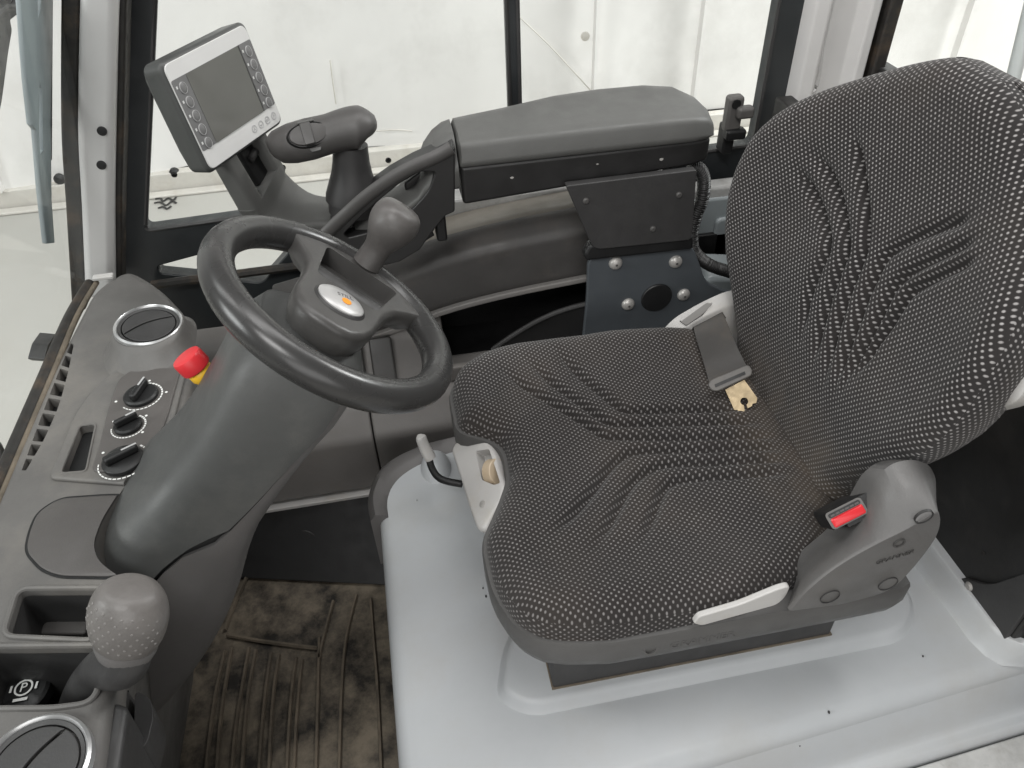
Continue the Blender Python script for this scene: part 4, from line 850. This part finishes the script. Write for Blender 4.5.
bm=B(); prism(bm,rpoly([V(p) for p in lo],[.012,.012,.012,.012,.01,.02,.01,0,0,0,0,.01,.02,.012],4),(0,.010,0)); obj('lower_plate',bm,M_steel,br,bevel=.0025)
bm=B(); prism(bm,rpoly([V(p) for p in [(0.3003,1.012,0.4609),(0.2714,1.012,0.4575),(0.2391,1.012,0.4505),(0.2051,1.012,0.4377),(0.1672,1.012,0.417),(0.1285,1.012,0.3917),(0.1401,1.012,0.3408),(0.306,1.012,0.31)]],.006,4),(0,.010,0)); obj('arc_guard',bm,M_armblk,br,bevel=.002)
bm=B(); tube(bm,smooth_path([(0.3003,1.012,0.4609),(0.2714,1.012,0.4575),(0.2391,1.012,0.4505),(0.2051,1.012,0.4377),(0.1672,1.012,0.417),(0.1285,1.012,0.3917)],5),.004,8); obj('guard_lip',bm,M_dk,br)
for p in [(0.3323,0.9995,0.5413),(0.4329,0.9995,0.5294),(0.3586,0.9995,0.4581),(0.4544,0.9995,0.4621)]:
    bm=B(); lathe(bm,V(p),(0,-1,0),[(.0110,-.002),(.0110,.001),(.0100,.004),(.0066,.0068),(.0005,.0076)],22); bo_=obj('bolt',bm,M_bolt,br)
    bm=B(); lathe(bm,V(p)+V((0,-.0074,0)),(0,-1,0),[(.0022,-.001),(.0022,.0004)],6); obj('hex_socket',bm,M_armd,bo_)
bm=B(); lathe(bm,V([(0.4073,0.9995,0.4634)][0]),(0,-1,0),[(.0265,-.002),(.0265,.0015),(.025,.003),(.0005,.0032)],40); obj('round_plug',bm,M_blk,br)
# ================================================================ corrugated hose
hs=thing('cable_hose','black corrugated cable hose hanging behind the armrest bracket','hose',(.5,1.0,.68))
hp=smooth_path([(0.4501,1.03,0.6769),(0.4671,1.03,0.6684),(0.4764,1.03,0.6475),(0.4774,1.03,0.6169),(0.4708,1.03,0.5915),(0.468,1.03,0.5613),(0.4737,1.03,0.5308),(0.4886,1.03,0.5095),(0.5124,1.03,0.4904),(0.5471,1.03,0.4734)],40)
acc=0; rad=[]
for i,p in enumerate(hp):
    if i: acc+=(p-hp[i-1]).length
    rad.append(.0098+.0011*math.sin(acc/.0035*2*math.pi))
bm=B(); tube(bm,hp,rad,14,up=(0,1,0)); obj('corrugated_tube',bm,M_armblk,hs,ang=80)
# ================================================================ driver seat
seat=thing('driver_seat','dark driver seat in white dotted fabric with pleated backrest','seat',(.28,.655,.31))
FR=[(.905,.150),(.896,.115),(.880,.080),(.861,.056),(.814,.043),(.775,.043),(.752,.052),(.735,.078),(.715,.094),(.665,.0965),(.635,.086),(.604,.070),(.569,.052),(.519,.049),(.471,.058),(.440,.076),(.423,.104),(.412,.160)]
RE=[(.412,.300),(.424,.350),(.440,.392),(.465,.430),(.50,.475),(.56,.50),(.75,.50),(.84,.48),(.880,.43),(.896,.37),(.905,.30)]
FR=sorted(FR); RE=sorted(RE)
NY,NX=270,250
def x0(y): return cinterp(y,FR)
def x1(y): return cinterp(y,RE)
ys=[.412+(.905-.412)*(.5-.5*math.cos(math.pi*(i/NY))) *1.0 for i in range(NY+1)]
outl=[(x0(y),y) for y in [.412+.493*i/120 for i in range(121)]]+[(x1(y),y) for y in [.905-.493*i/80 for i in range(81)]]
outl.append(outl[0])
GZ_=.482
GR=[[(p[0],p[1]) for p in g] for g in (
 [(0.2035,0.8591,0.482),(0.2465,0.772,0.482),(0.2612,0.7433,0.482),(0.2789,0.7269,0.482),(0.3684,0.7071,0.482),(0.4233,0.6949,0.482)],
 [(0.1585,0.8456,0.482),(0.2114,0.7585,0.482),(0.2391,0.7156,0.482),(0.2584,0.7054,0.482),(0.3464,0.686,0.482),(0.4336,0.6667,0.482)],
 [(0.1176,0.8319,0.482),(0.183,0.7524,0.482),(0.221,0.7,0.482),(0.2385,0.6846,0.482),(0.3371,0.6611,0.482),(0.4403,0.6384,0.482)],
 [(0.1257,0.5389,0.482),(0.1754,0.5833,0.482),(0.2134,0.6249,0.482),(0.2374,0.6443,0.482),(0.2664,0.6524,0.482),(0.3418,0.6377,0.482),(0.4416,0.6177,0.482)],
 [(0.1697,0.5123,0.482),(0.2095,0.5633,0.482),(0.2379,0.5992,0.482),(0.2626,0.6159,0.482),(0.2938,0.6231,0.482),(0.358,0.6109,0.482),(0.4365,0.5956,0.482)],
 [(0.2223,0.5069,0.482),(0.2535,0.5539,0.482),(0.2747,0.583,0.482),(0.2939,0.5938,0.482),(0.3244,0.5923,0.482),(0.3729,0.5835,0.482),(0.4292,0.5747,0.482)])]
def fade_end(p,P):
    a=math.hypot(p[0]-P[0][0],p[1]-P[0][1]); b=math.hypot(p[0]-P[-1][0],p[1]-P[-1][1])
    return sstep(0,.05,a)*sstep(0,.03,b)
def groove(p,G,w,dep):
    t=0
    for P in G:
        d=segdist(p,P)
        if d<w*3:
            t=max(t,dep*math.exp(-(d/w)**2)*(.15+.85*fade_end(p,P)))
    return t
def soft(P): return [(q.x,q.y) for q in smooth_path([(a,b,0) for a,b in P],3)]
GR=[soft(g) for g in GR]
def rnd(d,r): 
    if d>=r: return 0
    return r*(1-math.sqrt(max(0,1-((r-d)/r)**2)))
cush_edge=[]
def cush_z(x,y):
    d=1 if (x-x0(y)>.075 and x1(y)-x>.075 and .47<y<.85 and not (x<.19 and .52<y<.80)) else segdist((x,y),outl)
    v=abs(y-.655)/.245
    z=.490+.014*sstep(.55,.95,v)-.006*math.exp(-((x-.27)/.13)**2)*(1-v*v)
    z+=.006*sstep(.22,.05,x)-.020*sstep(.40,.50,x)
    inG=sstep(.0,.02,d)
    # raised pad inside the pleated field
    z-=groove((x,y),GR,.0062,.0125)*inG
    z+=.0016*noise.noise(V((x*14,y*14,1)))+.0005*noise.noise(V((x*45,y*45,4)))
    return z-rnd(d,.042)
bm=B(); vs=[]; uvl=bm.loops.layers.uv.new('UVMap'); dl=bm.verts.layers.float.new('dust')
for y in ys:
    a,b=x0(y),x1(y); row=[]
    for i in range(NX+1):
        u=.5-.5*math.cos(math.pi*i/NX); u=.35*u+.65*i/NX
        x=a+(b-a)*u; v=bm.verts.new((x,y,cush_z(x,y)))
        j=sstep(.36,.455,x); v[dl]=.05+.62*j*(.5+.5*noise.noise(V((x*30,y*30,9))))+.12*max(0,noise.noise(V((x*10,y*10,2))))
        row.append(v)
    vs.append(row)
for r0,r1 in zip(vs,vs[1:]):
    for i in range(NX): bm.faces.new((r0[i],r0[i+1],r1[i+1],r1[i]))
edge=vs[0]+[r[-1] for r in vs[1:]]+vs[-1][-2::-1]+[r[0] for r in vs[-2:0:-1]]
prev=edge; cc=V((.27,.655,0))
for dz,k in ((.012,1.0),(.028,.992),(.036,.96)):
    nw=[]
    for v in edge:
        p=V((v.co.x,v.co.y,0)); q=cc+(p-cc)*k; w=bm.verts.new((q.x,q.y,v.co.z-dz)); w[dl]=.1; nw.append(w)
    n=len(edge)
    for i in range(n): bm.faces.new((prev[i],prev[(i+1)%n],nw[(i+1)%n],nw[i]))
    prev=nw
for f in bm.faces:
    for l in f.loops:
        co_=l.vert.co; l[uvl].uv=(co_.y,co_.x+ (.49-co_.z)*.0)
# side walls: let the weave run down the edge instead of smearing
bm.normal_update()
for f in bm.faces:
    nn=f.normal
    if abs(nn.z)<.45:
        for l in f.loops:
            co_=l.vert.co
            l[uvl].uv=(co_.y,co_.z) if abs(nn.x)>abs(nn.y) else (co_.z,co_.x)
obj('seat_cushion',bm,M_fabshade,seat,ang=180)
# backrest
TA=R(14); bn=V((-math.cos(TA),0,math.sin(TA))); bu=V((math.sin(TA),0,math.cos(TA))); BO=V((.46,.676,.49))
WT=[(-.03,.150),(0,.155),(.04,.173),(.08,.201),(.12,.230),(.17,.254),(.22,.263),(.27,.258),(.31,.240),(.35,.210),(.385,.168),(.412,.126),(.431,.092),(.443,.066),(.450,.047),(.453,.034)]
SM=.453
def bw(s): return cinterp(s,WT)
bout=[(bw(s),s) for s in [-.06+(SM+.06)*i/90 for i in range(91)]]
bout=[(-a,s) for a,s in reversed(bout)]+bout   # from left bottom over the top... ordered along the edge
bout=sorted([(a,s) for a,s in bout if a<0],key=lambda q:q[1])+sorted([(a,s) for a,s in bout if a>=0],key=lambda q:-q[1])
def bproj(P): return [((p[1]-.676),(V(p)-BO).dot(bu)) for p in P]
BG=[bproj(g) for g in (
 [(0.4797,0.6868,0.6011),(0.4889,0.7089,0.6378),(0.4991,0.7226,0.6788),(0.5062,0.7323,0.7072),(0.5125,0.7796,0.7327),(0.5176,0.8339,0.7531)],
 [(0.477,0.6447,0.5902),(0.4937,0.6793,0.6572),(0.5029,0.6928,0.6939),(0.5099,0.7057,0.722),(0.5185,0.7576,0.7564),(0.5241,0.8191,0.779)],
 [(0.477,0.6123,0.5901),(0.4975,0.656,0.6726),(0.507,0.6696,0.7105),(0.5148,0.6839,0.7416),(0.5241,0.7238,0.7788),(0.5342,0.7805,0.8194)],
 [(0.4784,0.5892,0.5956),(0.5018,0.63,0.6896),(0.5087,0.6372,0.7172),(0.5154,0.6402,0.744),(0.5246,0.6124,0.7808),(0.5367,0.5597,0.8293)],
 [(0.4807,0.5778,0.6051),(0.5066,0.6008,0.7088),(0.5124,0.6014,0.732),(0.5177,0.5918,0.7534),(0.5258,0.5657,0.7858),(0.5339,0.5347,0.8183)],
 [(0.484,0.5725,0.6181),(0.5105,0.5772,0.7243),(0.514,0.5741,0.7384),(0.5184,0.5627,0.7561),(0.5242,0.5435,0.7792),(0.5312,0.5175,0.8075)])]
BG=[soft(g) for g in BG]
NS,NU=270,270
bm=B(); uvl=bm.loops.layers.uv.new('UVMap'); dl=bm.verts.layers.float.new('dust'); vs=[]
def back_h(a,s):
    w=bw(s); d=1 if (w-abs(a)>.08 and s<.36) else segdist((a,s),bout)
    f=abs(a)/.255
    h=.052*f**2.4*sstep(.46,.30,s)*(.45+.55*sstep(-.02,.12,s))
    h+=.012*math.exp(-((s-.13)/.09)**2)*(1-min(1,f)**2)-.010*sstep(.06,-.02,s)
    h-=groove((a,s),BG,.0062,.0125)*sstep(0,.02,d)
    h+=.002*noise.noise(V((a*13,s*13,5)))+.0008*noise.noise(V((a*45,s*45,7)))
    return h-rnd(d,.034)
for i in range(NS+1):
    t=i/NS; s=-.03+(SM+.03)*(1-(1-t)**1.35); w=bw(s); row=[]
    for j in range(NU+1):
        u=-1+2*j/NU; u=.6*u+.4*math.sin(math.pi/2*u); a=u*w
        p=BO+V((0,a*(.955 if a<0 else 1),0))+bu*s+bn*back_h(a,s); v=bm.verts.new(p)
        v[dl]=.03+.6*sstep(.10,-.01,s)*(.5+.5*noise.noise(V((a*30,s*30,3))))+.10*max(0,noise.noise(V((a*9,s*9,8)))); row.append(v)
    vs.append(row)
for r0,r1 in zip(vs,vs[1:]):
    for i in range(NU): bm.faces.new((r0[i],r0[i+1],r1[i+1],r1[i]))
edge=vs[0]+[r[-1] for r in vs[1:]]+vs[-1][-2::-1]+[r[0] for r in vs[-2:0:-1]]; prev=edge; n=len(edge); cc=BO+bu*.22
for dz,k in ((.012,1.0),(.026,.985),(.040,.965),(.055,.94)):
    nw=[]
    for v in edge:
        p=V(v.co); q=p-bn*dz; q2=cc+(q-cc)*k; w=bm.verts.new(q2); w[dl]=.1; nw.append(w)
    for i in range(n): bm.faces.new((prev[i],prev[(i+1)%n],nw[(i+1)%n],nw[i]))
    prev=nw
for f in bm.faces:
    for l in f.loops:
        q=l.vert.co-BO; l[uvl].uv=(q.y,q.dot(bu))
bm.normal_update()
for f in bm.faces:
    nn=f.normal
    if abs(nn.dot(bn))<.4:
        for l in f.loops:
            q=l.vert.co-BO; l[uvl].uv=(q.dot(bn),q.dot(bu)) if abs(nn.y)>abs(nn.dot(bu)) else (q.y,q.dot(bn))
obj('backrest',bm,M_fab,seat,ang=180)
# pale shell behind the backrest
bm=B(); rs=[]
SH=[(max(.002,bw(s)-.032+.034*math.exp(-((s-.245)/.035)**2)),s) for s in [-.01+.415*i/60 for i in range(61)]]
loop=[(-a,s) for a,s in SH]+[(a,s) for a,s in reversed(SH)]
for h,k in ((-.046,.965),(-.048,1.0),(-.066,1.0),(-.090,.90),(-.100,.7),(-.104,.02)):
    rs.append([BO+bu*(.22+(s-.22)*k)+V((0,a*k*(.955 if a<0 else 1),0))+bn*(h+.034*(abs(a)/.255)**2.4*sstep(.46,.30,s)) for a,s in loop])
rings(bm,rs,cap=False); obj('back_shell',bm,M_lite,seat,ang=60)
# lower shell that the cushion sits in
sp=[(x0(y),y) for y in [.412+.493*i/60 for i in range(61)]]+[(x1(y),y) for y in [.905-.493*i/50 for i in range(51)]]
def spo(dd,z):
    c=V((.28,.655,0)); out=[]; n=len(sp)
    for i,p in enumerate(sp):
        a,b=sp[(i+1)%n],sp[i-1]; nn=V((a[1]-b[1],-(a[0]-b[0]),0)).normalized(); q=V((p[0],p[1],0))
        if nn.dot(q-c)<0 and not (.60<p[1]<.77 and p[0]<.2): nn=-nn
        if .60<p[1]<.77 and p[0]<.2 and nn.x>0: nn=-nn
        out.append(V((q.x+nn.x*dd,q.y+nn.y*dd,z)))
    return out
FULL=[p for p in sp if not (p[0]>.29 and p[1]<.50)]
spn=[]
for p in sp: spn.append(p)
sp=[(x0(y),y) for y in [.412+.493*i/60 for i in range(61)]]+[(x1(y) if y>.52 else .50-.0*y,y) for y in [.905-.490*i/50 for i in range(51)]]+[(.49,.412),(.42,.411),(.35,.411),(.28,.411),(.21,.411)]
bm=B(); rings(bm,[spo(-.008,.461),spo(.0035,.461),spo(.0055,.455),spo(.0050,.428),spo(-.002,.408),spo(-.012,.400)]); pan=obj('seat_pan',bm,M_pan,seat,ang=50)
bm=text_mesh('GRAMMER',V((.262,.4062,.437)),(1,0.0,0),(0,.02,1),.016,.0009); obj('embossed_lettering',bm,M_pan,pan)
for x_ in (.185,):
    bm=B(); lathe_closed(bm,(x_+.018,.4068,.437),(0,-1,.25),[(.006,-.001),(.006,.0015),(.0085,.0015),(.0085,-.001)],24); obj('embossed_ring',bm,M_pan,pan)
# suspension box
bm=B(); box(bm,((.105+.462)/2,.648,.362),(.357,.406,.095)); obj('suspension_box',bm,M_dk,seat,bevel=.003)
bm=B(); box(bm,((.105+.462)/2,.648,.3165),(.360,.409,.003)); obj('box_foot',bm,M_edge,seat)
# near side recliner cover
YN=.418
nf_=[V(p) for p in [(0.3396,0.392,0.4926),(0.3509,0.392,0.525),(0.3671,0.392,0.5509),(0.3828,0.392,0.5678),(0.3991,0.392,0.5808),(0.4156,0.392,0.592),(0.4324,0.392,0.6013),(0.4473,0.392,0.6124),(0.462,0.392,0.6263),(0.4737,0.392,0.6026),(0.4765,0.392,0.5772),(0.4694,0.392,0.5349),(0.4548,0.392,0.4935),(0.4014,0.392,0.4861)]]
ff_=[V(p) for p in [(0.3809,0.438,0.4254),(0.3776,0.438,0.4934),(0.393,0.438,0.5158),(0.4107,0.438,0.5401),(0.4221,0.438,0.5715),(0.4249,0.438,0.6034),(0.4277,0.438,0.6265),(0.4385,0.438,0.6426),(0.4592,0.438,0.6435),(0.4815,0.438,0.6314),(0.5025,0.438,0.5999),(0.5134,0.438,0.4932),(0.4939,0.438,0.4562),(0.4386,0.438,0.4396)]]
bm=B(); nr_=rpoly(nf_,[.004]+[.012]*7+[.012,.012,.02,.03,.02,.01],4); fr2=rpoly(ff_,[.004]+[.012]*7+[.012,.012,.02,.03,.02,.01],4)
mid=[p*.10+q*.90 for p,q in zip(fr2,nr_)]
cn=sum(nr_,V())/len(nr_)
rings(bm,[[cn+(p-cn)*.975+V((0,-.004,0)) for p in nr_],[cn+(p-cn)*.993+V((0,-.0025,0)) for p in nr_],nr_,[p*.5+q*.5+V((0,0,.003)) for p,q in zip(fr2,nr_)],fr2,[p+V((0,.02,-.02)) for p in fr2]]); cov=obj('recliner_cover',bm,M_cov,seat,ang=50)
for px in ([(0.4484,0.3875,0.6191)]):
    bm=B(); lathe_closed(bm,px,(0,-1,0),[(.0085,-.002),(.0085,.0006),(.0092,.0006),(.0092,-.002)],30); obj('cap_ring',bm,M_dk,cov)
for px in ([(0.3822,0.3875,0.5079),(0.4453,0.3875,0.5119)]):
    bm=B(); lathe_closed(bm,px,(0,-1,0),[(.0100,-.002),(.0100,.0006),(.0107,.0006),(.0107,-.002)],30); obj('cap_ring',bm,M_dk,cov)
e0,e1=[V(p) for p in [(0.4188,0.3875,0.5555),(0.4566,0.3875,0.5644)]]
bm=text_mesh('GRAMMER',(e0+e1)/2,(e1-e0),V((0,0,1)),.0085,.0006); obj('embossed_lettering',bm,M_hub,cov)
bm=B(); q=V([(0.4345,0.3875,0.5833)][0]); lathe_closed(bm,q,(0,-1,0),[(.0045,-.001),(.0045,.001),(.0062,.001),(.0062,-.001)],24); obj('embossed_mark',bm,M_hub,cov)
# belt buckle
bt_=[V(p) for p in [(0.3788,0.4335,0.5863),(0.4157,0.4369,0.6016),(0.4225,0.4219,0.5913),(0.3839,0.4187,0.5755)]]
bx_=(bt_[1]-bt_[0]); bxl=bx_.length; bx_.normalize(); bnn=V((-.25,-.62,.74)).normalized(); by_=bnn.cross(bx_)
if by_.dot(bt_[0]-bt_[3])<0: by_=-by_
byl=abs((bt_[0]-bt_[3]).dot(by_)); bc_=sum(bt_,V())/4
def bp_(a,b,h): return bc_+bx_*a+by_*b+bnn*h
def brect(a0,a1,b0,b1,r,h): return rpoly([bp_(a0,b0,h),bp_(a1,b0,h),bp_(a1,b1,h),bp_(a0,b1,h)],r,4)
hx,hy=bxl/2,byl/2
bm=B(); rings(bm,[brect(-hx,hx,-hy,hy,.004,-.05),brect(-hx,hx,-hy,hy,.004,-.003),brect(-hx+.001,hx-.001,-hy+.001,hy-.001,.004,-.0005)]); bk=obj('belt_buckle',bm,M_blk,seat,bevel=.001)
bm=B(); prism(bm,brect(-hx+.0006,hx-.0006,-hy+.0006,hy-.0006,.004,-.0006),bnn*.0014); obj('buckle_frame',bm,M_con,bk)
bm=B(); rings(bm,[brect(-hx+.003,hx-.003,-hy+.002,hy*.22,.002,.0006),brect(-hx+.003,hx-.003,-hy+.002,hy*.22,.002,.002),brect(-hx+.005,hx-.005,-hy+.004,hy*.10,.002,.0036)]); obj('release_button',bm,M_red,bk)
bm=B(); prism(bm,brect(-hx+.003,hx-.003,hy*.30,hy-.0025,.003,.0008),bnn*.0006); obj('latch_slot',bm,M_blk,bk)
for i in range(6):
    a=-hx+.007+i*(2*hx-.014)/5; bm=B(); prism(bm,brect(a-.0023,a+.0023,hy*.38,hy-.004,.001,.0012),bnn*.0012); obj('slot_ridge',bm,M_armd,bk)
bm=B(); prism(bm,[bp_(a,b,-.004) for a,b in ((-hx*.2,-hy-.004),(hx+.009,-hy-.004),(hx+.009,hy-.001),(-hx*.2,hy-.001))],-bnn*.04); obj('buckle_slot',bm,M_blk,cov)
# pale recliner handle on the near edge
bm=B(); prism(bm,rpoly([V(p) for p in [(0.2452,0.404,0.4763),(0.2503,0.404,0.4879),(0.2938,0.404,0.4962),(0.3333,0.404,0.5129),(0.3461,0.404,0.5144),(0.3456,0.404,0.4966),(0.3386,0.404,0.4821),(0.2995,0.404,0.4757),(0.2561,0.404,0.4688)]],[.004,.004,.01,.01,.006,.01,.01,.01,.004],4),(0,.007,.0)); obj('recliner_handle',bm,M_lite,seat,bevel=.002)
# height adjuster at the front
AN=(-.62,-.10,.78); hp_=[(0.0284,0.7597,0.4261),(0.0372,0.7678,0.4341),(0.0581,0.7577,0.4494),(0.0773,0.7332,0.4615),(0.0833,0.7108,0.4634),(0.0841,0.6773,0.4598),(0.087,0.6496,0.4586),(0.082,0.6369,0.4529),(0.063,0.6206,0.4357),(0.0529,0.6093,0.4263),(0.0436,0.618,0.42),(0.0387,0.6551,0.4208),(0.034,0.707,0.4237)]
bm=B(); ad=rpoly([V(p) for p in hp_],.010,5); nA=V(AN).normalized(); prism(bm,ad,-nA*.05); adj=obj('height_adjuster',bm,M_lite,seat,bevel=.007,seg=4)
win=[V(p) for p in [(0.0614,0.7286,0.4483),(0.0786,0.7166,0.4605),(0.0831,0.6575,0.4565),(0.0756,0.6607,0.4509),(0.0624,0.6797,0.4428)]]
b=B(); prism(b,[p+nA*.01 for p in rpoly(win,.003)],-nA*.028); 
adj.modifiers.clear(); bvm=adj.modifiers.new('bevel','BEVEL'); bvm.width=.007; bvm.segments=4; bvm.limit_method='ANGLE'; bvm.angle_limit=R(45); apply_mods(adj); cut(adj,[b],45)
bm=B(); q=V([(0.0724,0.689,0.4519)][0]); ax_=(V(win[1])-V(win[0])).normalized(); lathe(bm,q-nA*.012-ax_*.006,ax_,[(.017,0),(.018,.001),(.018,.013),(.017,.014)],36); obj('thumb_wheel',bm,mat('aged_plastic',(.52,.42,.30),.5,.08,dust=(.38,.27,.16),dscale=40,damt=.6),adj)
bm=B(); lathe(bm,V([(0.0573,0.6463,0.4345)][0])-nA*.001,nA,[(.0048,0),(.0045,.0018),(.003,.0024)],18); obj('screw',bm,M_bolt,adj)
# fore and aft lever
bm=B(); tube(bm,smooth_path([(-0.0018,0.7945,0.385),(-0.001,0.774,0.385),(0.0053,0.7528,0.385),(0.0168,0.7406,0.385),(0.0383,0.7302,0.385)],6),.0052,12); rd_=obj('slide_lever',bm,M_blk,seat,ang=80)
lv=[V([(-0.0096,0.7976,0.425)][0]),V([(-0.0068,0.7935,0.408)][0]),V([(0.0004,0.785,0.388)][0])]
bm=B(); tube(bm,smooth_path(lv,5),[.0050,.0078,.0082,.0084,.0086,.0088,.0090,.0092,.0094,.0094,.008],16,.0065); obj('lever_grip',bm,M_lite,rd_,ang=60)
# far side recliner cover
rf=[V(p) for p in [(0.3748,0.89,0.4762),(0.3945,0.89,0.5015),(0.436,0.89,0.5244),(0.4689,0.89,0.5374),(0.497,0.89,0.5402),(0.5283,0.89,0.456),(0.5156,0.89,0.4137),(0.4662,0.89,0.4266),(0.4278,0.89,0.4394),(0.3904,0.89,0.45)]]
bm=B(); rfp=rpoly(rf,.015,5); cn=sum(rfp,V())/len(rfp)
rings(bm,[[cn+(p-cn)*.96+V((0,-.020,-.012)) for p in rfp],[cn+(p-cn)*.99+V((0,-.017,-.010)) for p in rfp],[p+V((0,-.010,-.006)) for p in rfp],rfp]); cf=obj('recliner_cover',bm,M_lite,seat,ang=60)
bm=B(); prism(bm,rpoly([V(p) for p in [(0.3956,0.8695,0.5103),(0.4323,0.8695,0.5389),(0.4437,0.8695,0.5353),(0.429,0.8695,0.5177),(0.4061,0.8695,0.5011)]],.003,4),(0,-.0015,0)); obj('cover_flap',bm,M_lite,cf,bevel=.0007)
bm=B(); tube(bm,[V(p) for p in [(0.3956,0.8695,0.5103),(0.4062,0.8695,0.5002),(0.4293,0.8695,0.5158),(0.4421,0.8695,0.5356)]],.0009,6); obj('flap_gap',bm,M_dk,cf)
# ================================================================ seat belt
sb=thing('seat_belt','grey seat belt webbing with brass tongue lying beside the backrest','seat belt',[(0.4227,0.7593,0.5)][0])
L_=[V(p) for p in ([(0.4147,0.866,0.4853)][0],[(0.4133,0.86,0.5031)][0],[(0.4086,0.835,0.502)][0],[(0.4001,0.78,0.4983)][0],[(0.3972,0.75,0.4886)][0])]
R_=[V(p) for p in ([(0.4671,0.866,0.5066)][0],[(0.4557,0.86,0.5237)][0],[(0.4556,0.835,0.5179)][0],[(0.4457,0.78,0.521)][0],[(0.4542,0.75,0.5)][0])]
l=smooth_path(L_,8); r=smooth_path(R_,8); bm=B(); rs=[]
for p,q in zip(l,r):
    nn=V((-.15,-.8,.5)).normalized(); rs.append([p,p+nn*.0014,q+nn*.0014,q])
rings(bm,rs); obj('webbing',bm,M_web,sb,ang=60)
BPn=V((-.25,-.62,.74)); 
br_=[V(p) for p in [(0.3842,0.73,0.5045),(0.3905,0.7334,0.5094),(0.4408,0.7336,0.5266),(0.4441,0.7261,0.5215),(0.4416,0.7216,0.5168),(0.395,0.7192,0.499),(0.3877,0.7225,0.4994)]]
bm=B(); prism(bm,rpoly(br_,.004,4),BPn.normalized()*.006); sl_=obj('belt_loop',bm,M_con,sb,bevel=.002)
bm=B(); prism(bm,[V(p)+BPn.normalized()*.0063 for p in [(0.393,0.7272,0.5051),(0.4339,0.7282,0.5198),(0.4344,0.7249,0.5172),(0.3935,0.7239,0.5025)]],BPn.normalized()*.0004); obj('loop_slot',bm,M_blk,sl_)
tg=[V(p) for p in [(0.4064,0.7195,0.5002),(0.4327,0.7219,0.5111),(0.4441,0.6992,0.4959),(0.4416,0.6947,0.4913),(0.4364,0.6953,0.49),(0.4358,0.6934,0.4882),(0.4296,0.6927,0.4855),(0.4289,0.6976,0.4894),(0.4255,0.6976,0.4883),(0.4252,0.6914,0.483),(0.4191,0.6911,0.4807),(0.4161,0.6952,0.4831),(0.4124,0.6964,0.4828)]]
bm=B(); prism(bm,tg,BPn.normalized()*.0025); tn=obj('belt_tongue',bm,M_brass,sb)
tc_=V([(0.4271,0.7008,0.4915)][0]); b=B(); lathe(b,tc_-BPn.normalized()*.01,BPn,[(.0052,0),(.0052,.03)],20); cut(tn,[b],30)
# ================================================================ camera and light
cam=bpy.data.cameras.new('camera'); co_=bpy.data.objects.new('camera',cam); link(co_)
cam.sensor_width=36; cam.sensor_fit='HORIZONTAL'; cam.lens=27.0; cam.clip_start=.02; cam.clip_end=200
TH,P_,RO=R(9),R(41),R(2.4)
F_=V((math.sin(TH)*math.cos(P_),math.cos(TH)*math.cos(P_),-math.sin(P_))); R0=V((math.cos(TH),-math.sin(TH),0)); U0=R0.cross(F_)
Rr=R0*math.cos(RO)-U0*math.sin(RO); Ur=U0*math.cos(RO)+R0*math.sin(RO)
m=Matrix((Rr,Ur,-F_)).transposed().to_4x4(); m.translation=V((0,0,1.20)); co_.matrix_world=m
S.camera=co_
w=bpy.data.worlds.new('World'); S.world=w; w.use_nodes=True
bgn=w.node_tree.nodes['Background']; bgn.inputs['Color'].default_value=(1,.995,.985,1); bgn.inputs['Strength'].default_value=.125
def area(name,loc,target,size,power,col=(1,.99,.975),sy=None):
    l=bpy.data.lights.new(name,'AREA'); l.energy=power; l.color=col; l.size=size
    if sy: l.shape='RECTANGLE'; l.size_y=sy
    o=bpy.data.objects.new(name,l); link(o); o.location=loc
    o.rotation_euler=(V(target)-V(loc)).to_track_quat('-Z','Y').to_euler(); return o
area('hall_or_fill_lamp',(1.5,1.2,5.2),(.6,2.6,-.2),5.0,158,sy=1.2)
area('hall_or_fill_lamp',(-3.0,1.5,5.0),(-2.2,3,0),4.0,85,sy=1.2)
area('hall_or_fill_lamp',(-.8,-1.6,3.4),(.1,.7,.4),1.3,66,sy=.9)
area('hall_or_fill_lamp',(-.2,-4.2,1.9),(.2,1.0,.5),4.0,88,sy=2.2)  # added fill behind the camera, no known lamp; lifts faces turned towards it
area('hall_or_fill_lamp',(-4.5,-.4,2.6),(.3,.7,.5),1.8,125,sy=1.4)
area('hall_or_fill_lamp',(5.5,2.2,4.0),(5.0,3.9,.8),3.0,480,sy=1.2)
S.view_settings.view_transform='Standard'; S.view_settings.look='None'; S.view_settings.gamma=1; S.view_settings.exposure=-.10
S.cycles.max_bounces=8; S.cycles.transparent_max_bounces=16
